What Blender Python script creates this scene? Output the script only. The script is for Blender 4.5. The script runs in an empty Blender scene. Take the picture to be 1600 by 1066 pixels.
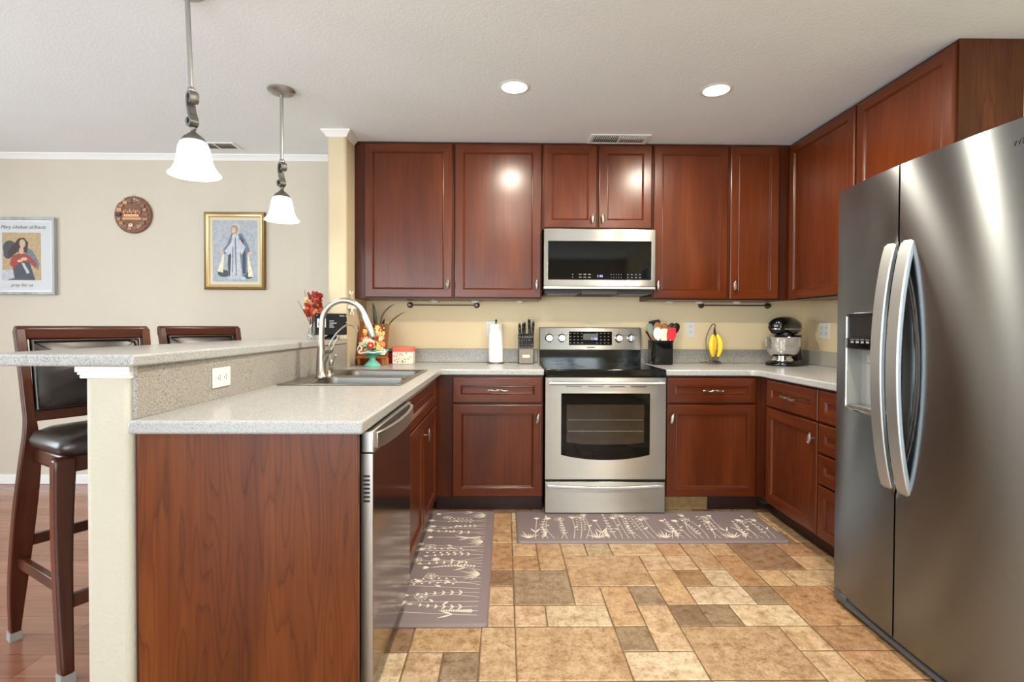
import bpy, math, random
from mathutils import Vector, Matrix
C = bpy.context.scene.collection
SC = bpy.context.scene
R = math.radians

# ------------------------------------------------------------------ camera
def make_camera():
    yaw, pitch, roll, hc = .0135585, -.0153028, .0040425, 1.18226
    cy, sy, cp, sp = math.cos(yaw), math.sin(yaw), math.cos(pitch), math.sin(pitch)
    f = Vector((sy*cp, cy*cp, sp)); r = Vector((cy, -sy, 0)); u = r.cross(f)
    cr, sr = math.cos(roll), math.sin(roll)
    r2 = r*cr + u*sr; u2 = u*cr - r*sr
    cam = bpy.data.cameras.new('camera'); o = bpy.data.objects.new('camera', cam); C.objects.link(o)
    M = Matrix.Identity(4)
    for i in range(3):
        M[i][0] = r2[i]; M[i][1] = u2[i]; M[i][2] = -f[i]
    M[2][3] = hc
    o.matrix_world = M
    cam.sensor_fit = 'HORIZONTAL'; cam.sensor_width = 36; cam.lens = 816/1600*36
    cam.shift_y = -(533-522.846)/1600
    cam.clip_start = .02
    SC.camera = o
make_camera()

# ------------------------------------------------------------------ exposure, world, big lights
SC.view_settings.view_transform = 'Standard'
SC.view_settings.look = 'None'
SC.view_settings.exposure = 0.26
SC.view_settings.gamma = 1
SC.view_settings.use_curve_mapping = False
SC.cycles.use_denoising = True
SC.cycles.max_bounces = 8
SC.cycles.diffuse_bounces = 5
SC.cycles.glossy_bounces = 4
SC.cycles.transparent_max_bounces = 8
SC.cycles.sample_clamp_indirect = 6
SC.cycles.caustics_reflective = False
SC.cycles.caustics_refractive = False

WORLD = bpy.data.worlds.new('sky'); SC.world = WORLD; WORLD.use_nodes = True
_nt = WORLD.node_tree; _nt.nodes.clear()
_bg = _nt.nodes.new('ShaderNodeBackground'); _wo = _nt.nodes.new('ShaderNodeOutputWorld')
_bg.inputs[0].default_value = (.86, .93, 1, 1); _bg.inputs[1].default_value = 2.5
_nt.links.new(_bg.outputs[0], _wo.inputs[0])

def area_light(name, loc, rot, sx, sy, power, col, shape='RECTANGLE', spread=180):
    l = bpy.data.lights.new(name, 'AREA'); l.shape = shape; l.size = sx
    if shape == 'RECTANGLE': l.size_y = sy
    l.energy = power; l.color = col; l.spread = R(spread)
    o = bpy.data.objects.new(name, l); o.location = loc; o.rotation_euler = rot; C.objects.link(o)
    return o
DAY = (.78, .92, 1.0)
WARM = (1.0, .91, .75)
# daylight just outside the windows of the room (behind and to the left of the camera)
area_light('daylight_rear_fill', (-1.7, -2.97, 1.15), (R(106), 0, 0), 3.2, 2.0, 130, DAY)  # both rear lamps aimed upward as added fill for the ceiling
area_light('daylight_rear_fill', (1.35, -2.97, 1.45), (R(106), 0, 0), 1.1, 1.2, 40, DAY)
area_light('daylight_left', (-4.75, 1.1, 1.35), (0, R(-90), 0), 1.6, 2.0, 85, DAY)
RECESSED_W = 21

# ------------------------------------------------------------------ mesh builder
class MB:
    def __init__(s): s.v = []; s.f = []; s.g = []; s.m = []
    def add(s, vs, fs, grain='z', mi=0):
        o = len(s.v); s.v += [Vector(p) for p in vs]
        gl = grain if isinstance(grain, list) else [grain]*len(fs)
        for f, g in zip(fs, gl):
            s.f.append([i+o for i in f]); s.g.append(g); s.m.append(mi)
        return o
    def xform(s, start, M):
        for i in range(start, len(s.v)): s.v[i] = M @ s.v[i]
    def box(s, x0, x1, y0, y1, z0, z1, grain='z', mi=0):
        if x0 > x1: x0, x1 = x1, x0
        if y0 > y1: y0, y1 = y1, y0
        if z0 > z1: z0, z1 = z1, z0
        vs = [(x0,y0,z0),(x1,y0,z0),(x1,y1,z0),(x0,y1,z0),(x0,y0,z1),(x1,y0,z1),(x1,y1,z1),(x0,y1,z1)]
        return s.add(vs, [(0,3,2,1),(4,5,6,7),(0,1,5,4),(1,2,6,5),(2,3,7,6),(3,0,4,7)], grain, mi)
    def loft(s, rings, cap0=True, cap1=True, grain='z', mi=0, closed=True):
        n = len(rings[0]); vs = [p for r in rings for p in r]; fs = []
        for k in range(len(rings)-1):
            for i in range(n if closed else n-1):
                j = (i+1) % n
                fs.append((k*n+i, k*n+j, (k+1)*n+j, (k+1)*n+i))
        if cap0: fs.append(tuple(reversed(range(n))))
        if cap1: fs.append(tuple((len(rings)-1)*n+i for i in range(n)))
        return s.add(vs, fs, grain, mi)
    def lathe(s, prof, c=(0,0,0), seg=32, axis='z', cap0=True, cap1=True, mi=0, grain='z'):
        rings = []
        for r, h in prof:
            ring = []
            for i in range(seg):
                a = 2*math.pi*i/seg; x, y = r*math.cos(a), r*math.sin(a)
                if axis == 'z': p = (c[0]+x, c[1]+y, c[2]+h)
                elif axis == 'y': p = (c[0]+y, c[1]+h, c[2]+x)
                else: p = (c[0]+h, c[1]+x, c[2]+y)
                ring.append(p)
            rings.append(ring)
        return s.loft(rings, cap0, cap1, grain, mi)
    def sweep(s, pts, secs, cap=True, up=(0,0,1), mi=0, grain='z'):
        """secs: one 2-D section or a list with one per point; x of the section along side, y along normal"""
        pts = [Vector(p) for p in pts]
        if not isinstance(secs[0][0], (tuple, list)): secs = [secs]*len(pts)
        rings = []; N = None
        for i, p in enumerate(pts):
            t = (pts[min(i+1, len(pts)-1)] - pts[max(i-1, 0)]).normalized()
            if N is None:
                N = Vector(up) - t*t.dot(Vector(up))
                if N.length < 1e-4: N = Vector((1,0,0)) - t*t.x
            else: N = N - t*t.dot(N)
            N.normalize(); B = t.cross(N)
            rings.append([p + B*a + N*b for a, b in secs[i]])
        return s.loft(rings, cap, cap, grain, mi)
    def tube(s, pts, r, seg=10, cap=True, up=(0,0,1), mi=0, flat=1.0):
        rs = r if isinstance(r, list) else [r]*len(pts)
        secs = [[(q*math.cos(2*math.pi*i/seg), flat*q*math.sin(2*math.pi*i/seg)) for i in range(seg)] for q in rs]
        return s.sweep(pts, secs, cap, up, mi)
    def ellip(s, c, rx, ry, rz, seg=16, rows=10, mi=0):
        prof = []
        rings = []
        for k in range(1, rows):
            a = math.pi*k/rows
            rings.append([(c[0]+rx*math.sin(a)*math.cos(2*math.pi*i/seg), c[1]+ry*math.sin(a)*math.sin(2*math.pi*i/seg), c[2]-rz*math.cos(a)) for i in range(seg)])
        return s.loft(rings, True, True, 'z', mi)
    def prism(s, poly, a, b, axis='z', grain='z', mi=0):
        def P(p, h):
            if axis == 'z': return (p[0], p[1], h)
            if axis == 'y': return (p[0], h, p[1])
            return (h, p[0], p[1])
        return s.loft([[P(p, a) for p in poly], [P(p, b) for p in poly]], True, True, grain, mi)
    def slab(s, xs, ys, mask, z0, z1, mi=0):
        """plan grid with missing cells, one closed solid"""
        nx, ny = len(xs), len(ys); vs = []; fs = []
        for z in (z0, z1):
            for y in ys:
                for x in xs: vs.append((x, y, z))
        I = lambda i, j, k: k*nx*ny + j*nx + i
        full = lambda i, j: 0 <= i < nx-1 and 0 <= j < ny-1 and mask(i, j)
        for j in range(ny-1):
            for i in range(nx-1):
                if not full(i, j): continue
                fs.append((I(i,j,1), I(i+1,j,1), I(i+1,j+1,1), I(i,j+1,1)))
                fs.append((I(i,j,0), I(i,j+1,0), I(i+1,j+1,0), I(i+1,j,0)))
                if not full(i, j-1): fs.append((I(i,j,0), I(i+1,j,0), I(i+1,j,1), I(i,j,1)))
                if not full(i, j+1): fs.append((I(i+1,j+1,0), I(i,j+1,0), I(i,j+1,1), I(i+1,j+1,1)))
                if not full(i-1, j): fs.append((I(i,j+1,0), I(i,j,0), I(i,j,1), I(i,j+1,1)))
                if not full(i+1, j): fs.append((I(i+1,j,0), I(i+1,j+1,0), I(i+1,j+1,1), I(i+1,j,1)))
        return s.add(vs, fs, 'x', mi)
    def build(s, name, mats, parent=None, bev=0, seg=2, loc=None, smooth=38, solid=0, sub=0):
        if not isinstance(mats, (list, tuple)): mats = [mats]
        me = bpy.data.meshes.new(name)
        used = sorted({i for f in s.f for i in f}); mp = {u: k for k, u in enumerate(used)}
        me.from_pydata([s.v[i] for i in used], [], [[mp[i] for i in f] for f in s.f])
        for m in mats: me.materials.append(m)
        uv = me.uv_layers.new(name='grain')
        for p, g, mi in zip(me.polygons, s.g, s.m):
            p.material_index = mi; p.use_smooth = True
            n = p.normal; ax = max(range(3), key=lambda k: abs(n[k])); oth = [k for k in range(3) if k != ax]
            gi = 'xyz'.index(g)
            vi = gi if gi in oth else oth[1]; ui = [k for k in oth if k != vi][0]
            for li in p.loop_indices:
                co = me.vertices[me.loops[li].vertex_index].co
                uv.data[li].uv = (co[ui] + .37*ax, co[vi])
        me.validate(clean_customdata=False)
        me.set_sharp_from_angle(angle=R(smooth))
        o = bpy.data.objects.new(name, me); C.objects.link(o)
        if parent: o.parent = parent
        if loc: o.location = loc
        if solid:
            md = o.modifiers.new('solid', 'SOLIDIFY'); md.thickness = solid; md.offset = 0
        if bev:
            md = o.modifiers.new('bevel', 'BEVEL'); md.width = bev; md.segments = seg; md.limit_method = 'ANGLE'; md.angle_limit = R(40)
        if sub:
            md = o.modifiers.new('sub', 'SUBSURF'); md.levels = sub; md.render_levels = sub
        return o

def thing(name, label, cat, loc=(0,0,0), rz=0, group=None):
    o = bpy.data.objects.new(name, None); o.empty_display_size = .05; C.objects.link(o)
    o.location = loc; o.rotation_euler = (0, 0, rz)
    tag(o, label, cat, group); return o
def tag(o, label, cat, group=None):
    o['label'] = label; o['category'] = cat; o['kind'] = 'thing'
    if group: o['group'] = group
    return o
def struct(o):
    o['kind'] = 'structure'; return o
def dup(o, parent=None):
    c = o.copy(); C.objects.link(c)
    if parent: c.parent = parent
    for ch in list(o.children): dup(ch, c)
    return c
def psin(a): return max(0.0, math.sin(a))
def arc(fn, a, b, n): return [fn(a+(b-a)*i/n) for i in range(n+1)]
def bez(pts, n=16):
    """smooth Catmull-Rom through points"""
    P = [Vector(p) for p in pts]; P = [P[0]*2-P[1]] + P + [P[-1]*2-P[-2]]; out = []
    m = max(2, n//(len(pts)-1))
    for k in range(1, len(P)-2):
        for i in range(m):
            t = i/m
            out.append(.5*((2*P[k]) + (P[k+1]-P[k-1])*t + (2*P[k-1]-5*P[k]+4*P[k+1]-P[k+2])*t*t + (3*P[k]-P[k-1]-3*P[k+1]+P[k+2])*t**3))
    out.append(P[-2]); return out
def text(name, s, mat, size, parent, loc, rot, shear=0, align='CENTER', depth=.0004, spacing=1.0, thin=0):
    cu = bpy.data.curves.new(name, 'FONT'); cu.body = s; cu.size = size; cu.shear = shear
    cu.align_x = align; cu.align_y = 'CENTER'; cu.extrude = depth; cu.offset = thin; cu.space_character = spacing
    t = bpy.data.objects.new(name, cu); C.objects.link(t)
    bpy.context.view_layer.update()
    me = bpy.data.meshes.new_from_object(t.evaluated_get(bpy.context.evaluated_depsgraph_get()))
    bpy.data.objects.remove(t)
    me.materials.clear(); me.materials.append(mat); me.name = name
    o = bpy.data.objects.new(name, me); C.objects.link(o); o.location = loc; o.rotation_euler = rot
    if parent: o.parent = parent
    return o

# ------------------------------------------------------------------ materials
def srgb(r, g, b):
    f = lambda c: (c/255)/12.92 if c/255 <= .04045 else ((c/255+.055)/1.055)**2.4
    return (f(r), f(g), f(b), 1)
class N:
    """small node helper"""
    def __init__(s, name):
        s.m = bpy.data.materials.new(name); s.m.use_nodes = True; s.t = s.m.node_tree; s.t.nodes.clear()
        s.out = s.n('OutputMaterial'); s.b = s.n('BsdfPrincipled'); s.l(s.b, 0, s.out, 0)
    def n(s, kind, **kw):
        o = s.t.nodes.new('ShaderNode'+kind)
        for k, v in kw.items(): setattr(o, k, v)
        return o
    def l(s, a, ai, b, bi): s.t.links.new(a.outputs[ai], b.inputs[bi])
    def ramp(s, a, ai, stops, interp='LINEAR'):
        r = s.n('ValToRGB'); r.color_ramp.interpolation = interp
        e = r.color_ramp.elements
        while len(e) < len(stops): e.new(.5)
        for el, (p, c) in zip(e, stops): el.position = p; el.color = c
        s.l(a, ai, r, 0); return r
    def noise(s, vec, scale, detail=2, rough=.5, dist=0):
        t = s.n('TexNoise'); t.inputs['Scale'].default_value = scale; t.inputs['Detail'].default_value = detail
        t.inputs['Roughness'].default_value = rough; t.inputs['Distortion'].default_value = dist
        if vec: s.l(vec[0], vec[1], t, 0)
        return t
    def mapping(s, vec, scale):
        m = s.n('Mapping'); m.inputs['Scale'].default_value = scale; s.l(vec[0], vec[1], m, 0); return (m, 0)
    def mix(s, fac, a, b, blend='MIX'):
        m = s.n('Mix', data_type='RGBA', blend_type=blend)
        for i, x in ((0, fac), (6, a), (7, b)):
            if isinstance(x, tuple) and len(x) == 2: s.l(x[0], x[1], m, i)
            else: m.inputs[i].default_value = x
        return (m, 2)
    def bump(s, h, strength, dist=.002):
        b = s.n('Bump'); b.inputs['Strength'].default_value = strength; b.inputs['Distance'].default_value = dist
        s.l(h[0], h[1], b, 'Height'); s.l(b, 0, s.b, 'Normal'); return b
    def col(s, c):
        if isinstance(c, tuple) and len(c) == 2: s.l(c[0], c[1], s.b, 'Base Color')
        else: s.b.inputs['Base Color'].default_value = c
    def set(s, **kw):
        for k, v in kw.items(): s.b.inputs[k.replace('_', ' ')].default_value = v
        return s.m
    def obj(s): return (s.n('TexCoord'), 3)
    def uvrand(s):
        tc = s.n('TexCoord'); oi = s.n('ObjectInfo'); ml = s.n('Math', operation='MULTIPLY'); ml.inputs[1].default_value = 17.3
        s.l(oi, 'Random', ml, 0); cb = s.n('CombineXYZ'); s.l(ml, 0, cb, 0); s.l(ml, 0, cb, 1)
        ad = s.n('VectorMath', operation='ADD'); s.l(tc, 'UV', ad, 0); s.l(cb, 0, ad, 1); return (ad, 0)

def plain(name, c, rough=.5, metal=0, spec=.5, coat=0, emit=None, es=1, var=.0, vs=30):
    n = N(name)
    if var:
        t = n.noise(n.obj(), vs, 3); r = n.ramp(t, 0, [(.3, tuple(x*(1-var) for x in c[:3])+(1,)), (.7, tuple(min(1, x*(1+var)) for x in c[:3])+(1,))])
        n.col((r, 0))
    else: n.col(c)
    n.set(Roughness=rough, Metallic=metal, Specular_IOR_Level=spec, Coat_Weight=coat)
    if emit: n.set(Emission_Color=emit, Emission_Strength=es)
    return n.m

def paint(name, c, scale=140, strength=.35, rough=.6, spec=.3):
    n = N(name); o = n.obj(); t = n.noise(o, scale, 2, .5); n.bump((t, 0), strength, .0025)
    t2 = n.noise(o, 2.0, 2); r = n.ramp(t2, 0, [(.3, tuple(x*.97 for x in c[:3])+(1,)), (.7, c)]); n.col((r, 0))
    return n.set(Roughness=rough, Specular_IOR_Level=spec)

def wood(name, dark, mid, light, rough=.3, coat=.15, fine=55, broad=7, contrast=1.0, rings=False):
    n = N(name); uv = n.uvrand()
    a = n.noise(n.mapping(uv, (fine, 2.2, 1)), 1.0, 6, .6, .3)
    b = n.noise(n.mapping(uv, (broad, .9, 1)), 1.0, 3, .5, .8)
    rb = n.ramp(b, 0, [(.5-.22*contrast, dark), (.52, mid), (.5+.25*contrast, light)])
    ra = n.ramp(a, 0, [(.36, (.78, .74, .72, 1)), (.60, (1.04, 1.04, 1.04, 1))])
    c = n.mix(.75, (rb, 0), (ra, 0), 'MULTIPLY')
    if rings:
        dn = n.noise(n.mapping(uv, (8.0, .75, 1)), 1.0, 2.5, .5)
        ml = n.n('Math', operation='MULTIPLY'); ml.inputs[1].default_value = 17.0; n.l(dn, 0, ml, 0)
        fr = n.n('Math', operation='FRACT'); n.l(ml, 0, fr, 0)
        rr = n.ramp(fr, 0, [(0, (.52, .46, .43, 1)), (.10, (.80, .78, .76, 1)), (.45, (1.03, 1.03, 1.03, 1)), (.9, (1, 1, 1, 1)), (1, (.7, .66, .63, 1))])
        c = n.mix(.8, c, (rr, 0), 'MULTIPLY')
    n.col(c)
    return n.set(Roughness=rough, Coat_Weight=coat, Coat_Roughness=.25, Specular_IOR_Level=.25)

def steel(name, c=(.41, .378, .335, 1), rough=.33, aniso=1.0, rot=.25):
    n = N(name); o = n.obj()
    t = n.noise(n.mapping(o, (3, 3, 500)), 1.0, 3, .6); r = n.ramp(t, 0, [(.3, tuple(x*.93 for x in c[:3])+(1,)), (.7, c)]); n.col((r, 0))
    tg = n.n('Tangent', direction_type='RADIAL', axis='Z'); n.l(tg, 0, n.b, 'Tangent')
    return n.set(Metallic=1.0, Roughness=rough, Anisotropic=aniso, Anisotropic_Rotation=rot)

def speckle(name, base, d, l, sc=420):
    n = N(name); o = n.obj()
    t = n.noise(o, sc, 2, .6); t2 = n.noise(o, sc*.55, 2, .6)
    r = n.ramp(t, 0, [(.34, d), (.46, base), (.58, base), (.70, l)])
    r2 = n.ramp(t2, 0, [(.32, (.74, .74, .76, 1)), (.44, (1, 1, 1, 1))])
    n.col(n.mix(.8, (r, 0), (r2, 0), 'MULTIPLY'))
    return n.set(Roughness=.24, Specular_IOR_Level=.5)

M = {}
M['ceiling'] = paint('ceiling_paint', srgb(240, 248, 252), 90, .5, .8, .2)
M['wall'] = paint('cream_wall_paint', srgb(206, 196, 180), 110, .5, .6)
M['kwall'] = paint('kitchen_wall_lamplight_tint', srgb(248, 225, 184), 110, .5, .6)  # yellower than the dining wall: warm lamp light put into the colour
M['stubwall'] = paint('stub_wall_paint', srgb(208, 192, 162), 110, .5, .6)
M['halfwall'] = paint('half_wall_paint', srgb(196, 190, 173), 90, .8, .6)
M['trim'] = paint('white_trim_paint', srgb(240, 240, 238), 20, .05, .35)
M['cherry'] = wood('cherry_door_wood', srgb(70, 28, 9), srgb(90, 39, 13), srgb(104, 49, 18), .27, .3, 70, 5, 1.25)
M['cherrybox'] = wood('cherry_carcass_wood', srgb(54, 20, 6), srgb(72, 29, 9), srgb(84, 37, 12), .33, .15, 60, 6, 1.1)
M['cherrypanel'] = wood('cherry_panel_laminate', srgb(84, 38, 12), srgb(102, 50, 17), srgb(118, 63, 24), .34, .12, 75, 5, 1.1, True)
M['sidepanel'] = wood('brown_side_laminate', srgb(62, 31, 17), srgb(78, 40, 22), srgb(92, 50, 29), .4, .08, 60, 5, .8, True)
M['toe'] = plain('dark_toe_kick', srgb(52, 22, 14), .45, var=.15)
M['tan'] = plain('tan_toe_patch', srgb(150, 118, 72), .6, var=.18, vs=40)
M['counter'] = speckle('counter_solid_surface', srgb(174, 174, 173), srgb(122, 124, 127), srgb(198, 198, 197), 330)
M['splash'] = speckle('splash_solid_surface', srgb(160, 155, 148), srgb(106, 102, 97), srgb(190, 186, 180), 260)
M['steel'] = steel('brushed_stainless')
M['steeldoor'] = steel('brushed_stainless_fridge', (.275, .293, .307, 1), .27, 1.0, .25)
M['steelside'] = plain('satin_stainless_trim', (.52, .49, .45, 1), .36, 1.0)
M['handle'] = plain('satin_handle_steel', (.58, .61, .62, 1), .42, 1.0)
M['sinksteel'] = plain('sink_stainless', (.33, .315, .295, 1), .34, 1.0)
M['nickel'] = plain('brushed_nickel', (.47, .44, .395, 1), .36, 1.0)
M['knob'] = plain('aged_silver', (.34, .31, .27, 1), .36, 1.0)
M['spray'] = plain('satin_spray_head', (.62, .60, .57, 1), .38, 1.0)
M['pewter'] = plain('antique_pewter', (.20, .195, .185, 1), .5, 1.0, var=.25, vs=60)
M['rodsteel'] = plain('satin_pewter_rod', (.42, .415, .40, 1), .38, 1.0)
M['bronze'] = plain('dark_bronze', (.13, .11, .09, 1), .4, 1.0)
M['black'] = plain('black_plastic', srgb(22, 22, 24), .35)
M['gloss'] = plain('black_gloss', srgb(12, 12, 13), .08, spec=.5)
M['glassblack'] = plain('black_appliance_glass', srgb(8, 7, 6), .04, spec=.22)
M['ovenglass'] = plain('oven_window_glass', srgb(40, 30, 18), .06, spec=.6)
M['cook'] = plain('cooktop_glass', srgb(9, 9, 10), .07, spec=.4)
M['ring'] = plain('burner_ring_grey', srgb(62, 62, 64), .25)
M['fridgebody'] = plain('grey_fridge_side', srgb(92, 94, 96), .45, .3)
M['grille'] = plain('grey_kick_grille', srgb(88, 92, 95), .45, .2)
M['dispgrey'] = plain('grey_dispenser_plastic', srgb(172, 172, 170), .35, .35)
M['chrome'] = plain('bright_chrome', (.82, .82, .82, 1), .10, 1.0)
M['white'] = plain('white_plastic', srgb(238, 236, 230), .4)
M['slot'] = plain('dark_slot', srgb(40, 38, 36), .6)
M['paper'] = plain('paper_towel', srgb(246, 245, 242), .9, var=.02, vs=120)
M['leather'] = plain('dark_brown_leather', srgb(40, 32, 29), .30, spec=.6, var=.15, vs=25)
M['stoolwood'] = wood('stool_wood', srgb(52, 22, 13), srgb(74, 34, 20), srgb(92, 46, 28), .26, .3, 60, 6, .9)
M['nylon'] = plain('grey_leg_tip', srgb(150, 145, 140), .5)
M['mat'] = plain('mauve_mat_vinyl', srgb(121, 107, 109), .55, var=.04, vs=90)
M['print'] = plain('cream_mat_print', srgb(226, 214, 200), .6)
M['banana'] = plain('banana_yellow', srgb(236, 196, 56), .45, var=.06, vs=30)
M['bananatip'] = plain('banana_tip_brown', srgb(58, 42, 20), .7)
M['red'] = plain('red_silicone', srgb(196, 40, 50), .4)
M['coral'] = plain('coral_lid', srgb(236, 104, 84), .45)
M['orange'] = plain('orange_silicone', srgb(240, 128, 78), .45)
M['cream'] = plain('cream_silicone', srgb(240, 222, 190), .5)
M['sage'] = plain('sage_silicone', srgb(134, 156, 148), .45)
M['slate'] = plain('dark_green_nylon', srgb(44, 60, 54), .4)
M['tanwood'] = wood('utensil_wood', srgb(150, 92, 48), srgb(188, 124, 72), srgb(206, 146, 92), .5, 0, 80, 8)
M['greywood'] = plain('knife_block_grey', srgb(128, 118, 108), .45, var=.08, vs=60)
M['darkblock'] = plain('knife_block_dark', srgb(62, 56, 50), .45)
M['teal'] = plain('teal_glaze', srgb(110, 190, 172), .25)
M['leafgreen'] = plain('dark_green_leaf', srgb(36, 54, 26), .35, var=.2, vs=20)
M['olive'] = plain('thin_leaf', srgb(88, 84, 42), .45)
M['rust'] = plain('rust_leaf', srgb(138, 34, 22), .55, var=.3, vs=50)
M['amber'] = plain('amber_leaf', srgb(196, 96, 38), .55, var=.2, vs=50)
M['twig'] = plain('brown_twig', srgb(96, 58, 44), .7)
M['yellow'] = plain('soft_yellow', srgb(232, 208, 110), .5)
M['gold'] = plain('gold_frame', srgb(216, 186, 134), .35, .6)
M['golddark'] = plain('dark_gold_frame', srgb(128, 98, 56), .4, .5)
M['liner'] = plain('linen_liner', srgb(214, 204, 180), .8)
M['silverframe'] = wood('pale_grey_frame', srgb(140, 146, 146), srgb(172, 178, 178), srgb(196, 200, 200), .4, .1)
M['boxfloral'] = plain('cream_card', srgb(238, 228, 212), .5)
M['ink'] = plain('dark_ink', srgb(24, 26, 40), .6)
M['lit'] = plain('lit_digits', srgb(40, 40, 60), .5, emit=srgb(190, 180, 255), es=1.6)
M['litwhite'] = plain('panel_print', srgb(150, 150, 150), .5)
M['clear'] = None
def glass(name, tint=(1, 1, 1, 1), fac=.12):
    n = N(name); t = n.n('BsdfTransparent'); t.inputs[0].default_value = tint
    g = n.n('BsdfGlossy'); g.inputs['Roughness'].default_value = .02
    mx = n.n('MixShader'); mx.inputs[0].default_value = fac
    n.l(t, 0, mx, 1); n.l(g, 0, mx, 2); n.l(mx, 0, n.out, 0); return n.m
M['clear'] = glass('clear_glass', (.94, .95, .95, 1), .14)
M['picglass'] = glass('picture_glass', (1, 1, 1, 1), .06)
M['pane'] = glass('window_glass', (1, 1, 1, 1), .05)
def lampglass():
    n = N('alabaster_shade'); o = n.obj(); t = n.noise(o, 16, 4, .6, 1.2)
    r = n.ramp(t, 0, [(.3, srgb(232, 226, 216)), (.6, srgb(252, 250, 246))]); n.col((r, 0))
    r2 = n.ramp(t, 0, [(.3, (1, .93, .84, 1)), (.6, (1, .97, .93, 1))]); n.l(r2, 0, n.b, 'Emission Color')
    return n.set(Roughness=.25, Emission_Strength=.7)
M['shade'] = lampglass()
M['lens'] = plain('lit_lamp_lens', srgb(250, 248, 240), .4, emit=(1, .95, .86, 1), es=6)

def floor_tile():
    n = N('stone_floor_tile'); at = n.n('Attribute', attribute_name='tone'); o = n.obj()
    t = n.noise(o, 26, 9, .74, .25); r = n.ramp(t, 0, [(.33, (.46, .38, .31, 1)), (.44, (.82, .76, .69, 1)), (.53, (1.0, .99, .97, 1)), (.66, (1.14, 1.13, 1.12, 1))])
    c = n.mix(1.0, (at, 0), (r, 0), 'MULTIPLY')
    t3 = n.noise(o, 95, 5, .75); r3 = n.ramp(t3, 0, [(.38, (.40, .34, .28, 1)), (.50, (1, 1, 1, 1))])
    c = n.mix(.55, c, (r3, 0), 'MULTIPLY')
    t4 = n.noise(o, 8, 6, .65, .4); r4 = n.ramp(t4, 0, [(.36, (.78, .72, .66, 1)), (.55, (1.04, 1.04, 1.04, 1))]); c = n.mix(.9, c, (r4, 0), 'MULTIPLY')
    t2 = n.noise(o, 60, 5, .7); n.bump((t2, 0), .35, .0015); n.col(c)
    return n.set(Roughness=.42, Specular_IOR_Level=.4)
M['tile'] = floor_tile()
M['grout'] = plain('dark_tile_joint', srgb(104, 80, 54), .8, var=.2, vs=60)
def plank_floor():
    n = N('laminate_plank'); o = n.obj()
    br = n.n('TexBrick'); br.offset = .37; br.inputs['Scale'].default_value = 1
    br.inputs['Brick Width'].default_value = 1.2; br.inputs['Row Height'].default_value = .125; br.inputs['Mortar Size'].default_value = .0012
    br.inputs['Color1'].default_value = srgb(146, 94, 72); br.inputs['Color2'].default_value = srgb(168, 114, 92); br.inputs['Mortar'].default_value = srgb(96, 52, 36)
    n.l(o[0], o[1], br, 0)
    t = n.noise(n.mapping(o, (2.2, 40, 1)), 1, 6, .6, .5); r = n.ramp(t, 0, [(.3, (.74, .68, .66, 1)), (.65, (1.12, 1.1, 1.1, 1))])
    n.col(n.mix(.8, (br, 0), (r, 0), 'MULTIPLY')); return n.set(Roughness=.2, Coat_Weight=.25, Coat_Roughness=.12)
M['plank'] = plank_floor()

# ------------------------------------------------------------------ room shell
D = 3.91; XR = 2.25; H = 2.44; XL = -4.6; YB = -2.8
def K(y): return -1.064 + .016*(y-1.5)          # kitchen face of the half wall
b = MB(); b.box(XL-.12, -1.09, D, D+.12, 0, H); struct(b.build('wall_dining', M['wall']))
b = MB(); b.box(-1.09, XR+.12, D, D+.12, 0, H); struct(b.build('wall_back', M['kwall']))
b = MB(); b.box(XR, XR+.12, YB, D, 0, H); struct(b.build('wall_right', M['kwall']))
b = MB(); b.box(XL-.12, XR+.12, YB-.12, D+.12, H, H+.1); struct(b.build('ceiling', M['ceiling']))
# left wall with a window opening
WL = (.1, 2.1, .55, 2.15)
b = MB(); b.box(XL-.12, XL, YB, WL[0], 0, H); b.box(XL-.12, XL, WL[1], D, 0, H); b.box(XL-.12, XL, WL[0], WL[1], 0, WL[2]); b.box(XL-.12, XL, WL[0], WL[1], WL[3], H)
struct(b.build('wall_left', M['wall']))
# rear wall with a glass door and a window
b = MB(); b.box(XL, -3.35, YB-.12, YB, 0, H); b.box(-.05, .75, YB-.12, YB, 0, H); b.box(1.95, XR, YB-.12, YB, 0, H)
b.box(-3.35, -.05, YB-.12, YB, 2.3, H); b.box(-3.35, -.05, YB-.12, YB, 0, .2); b.box(.75, 1.95, YB-.12, YB, 0, .8); b.box(.75, 1.95, YB-.12, YB, 2.1, H)
struct(b.build('wall_rear', M['wall']))
def window(name, x0, x1, z0, z1, nx):
    b = MB(); w = .05
    for i in range(nx+1):
        x = x0+(x1-x0)*i/nx; b.box(max(x0, x-w), min(x1, x+w), YB-.10, YB-.03, z0+w, z1-w)
    b.box(x0, x1, YB-.10, YB-.03, z0, z0+w); b.box(x0, x1, YB-.10, YB-.03, z1-w, z1)
    o = struct(b.build(name, M['trim']))
    g = MB(); g.box(x0+.01, x1-.01, YB-.07, YB-.065, z0+.01, z1-.01); g.build('pane', M['pane'], o)
window('window_1', -3.35, -.05, .2, 2.3, 3); window('window_2', .75, 1.95, .8, 2.1, 2)
b = MB(); w = .05
for y in (WL[0]+w, 1.1, WL[1]-w): b.box(XL-.10, XL-.03, y-w, y+w, WL[2]+w, WL[3]-w)
b.box(XL-.10, XL-.03, WL[0], WL[1], WL[2], WL[2]+w); b.box(XL-.10, XL-.03, WL[0], WL[1], WL[3]-w, WL[3])
o = struct(b.build('window_3', M['trim'])); g = MB(); g.box(XL-.07, XL-.065, WL[0]+.01, WL[1]-.01, WL[2]+.01, WL[3]-.01); g.build('pane', M['pane'], o)

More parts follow.
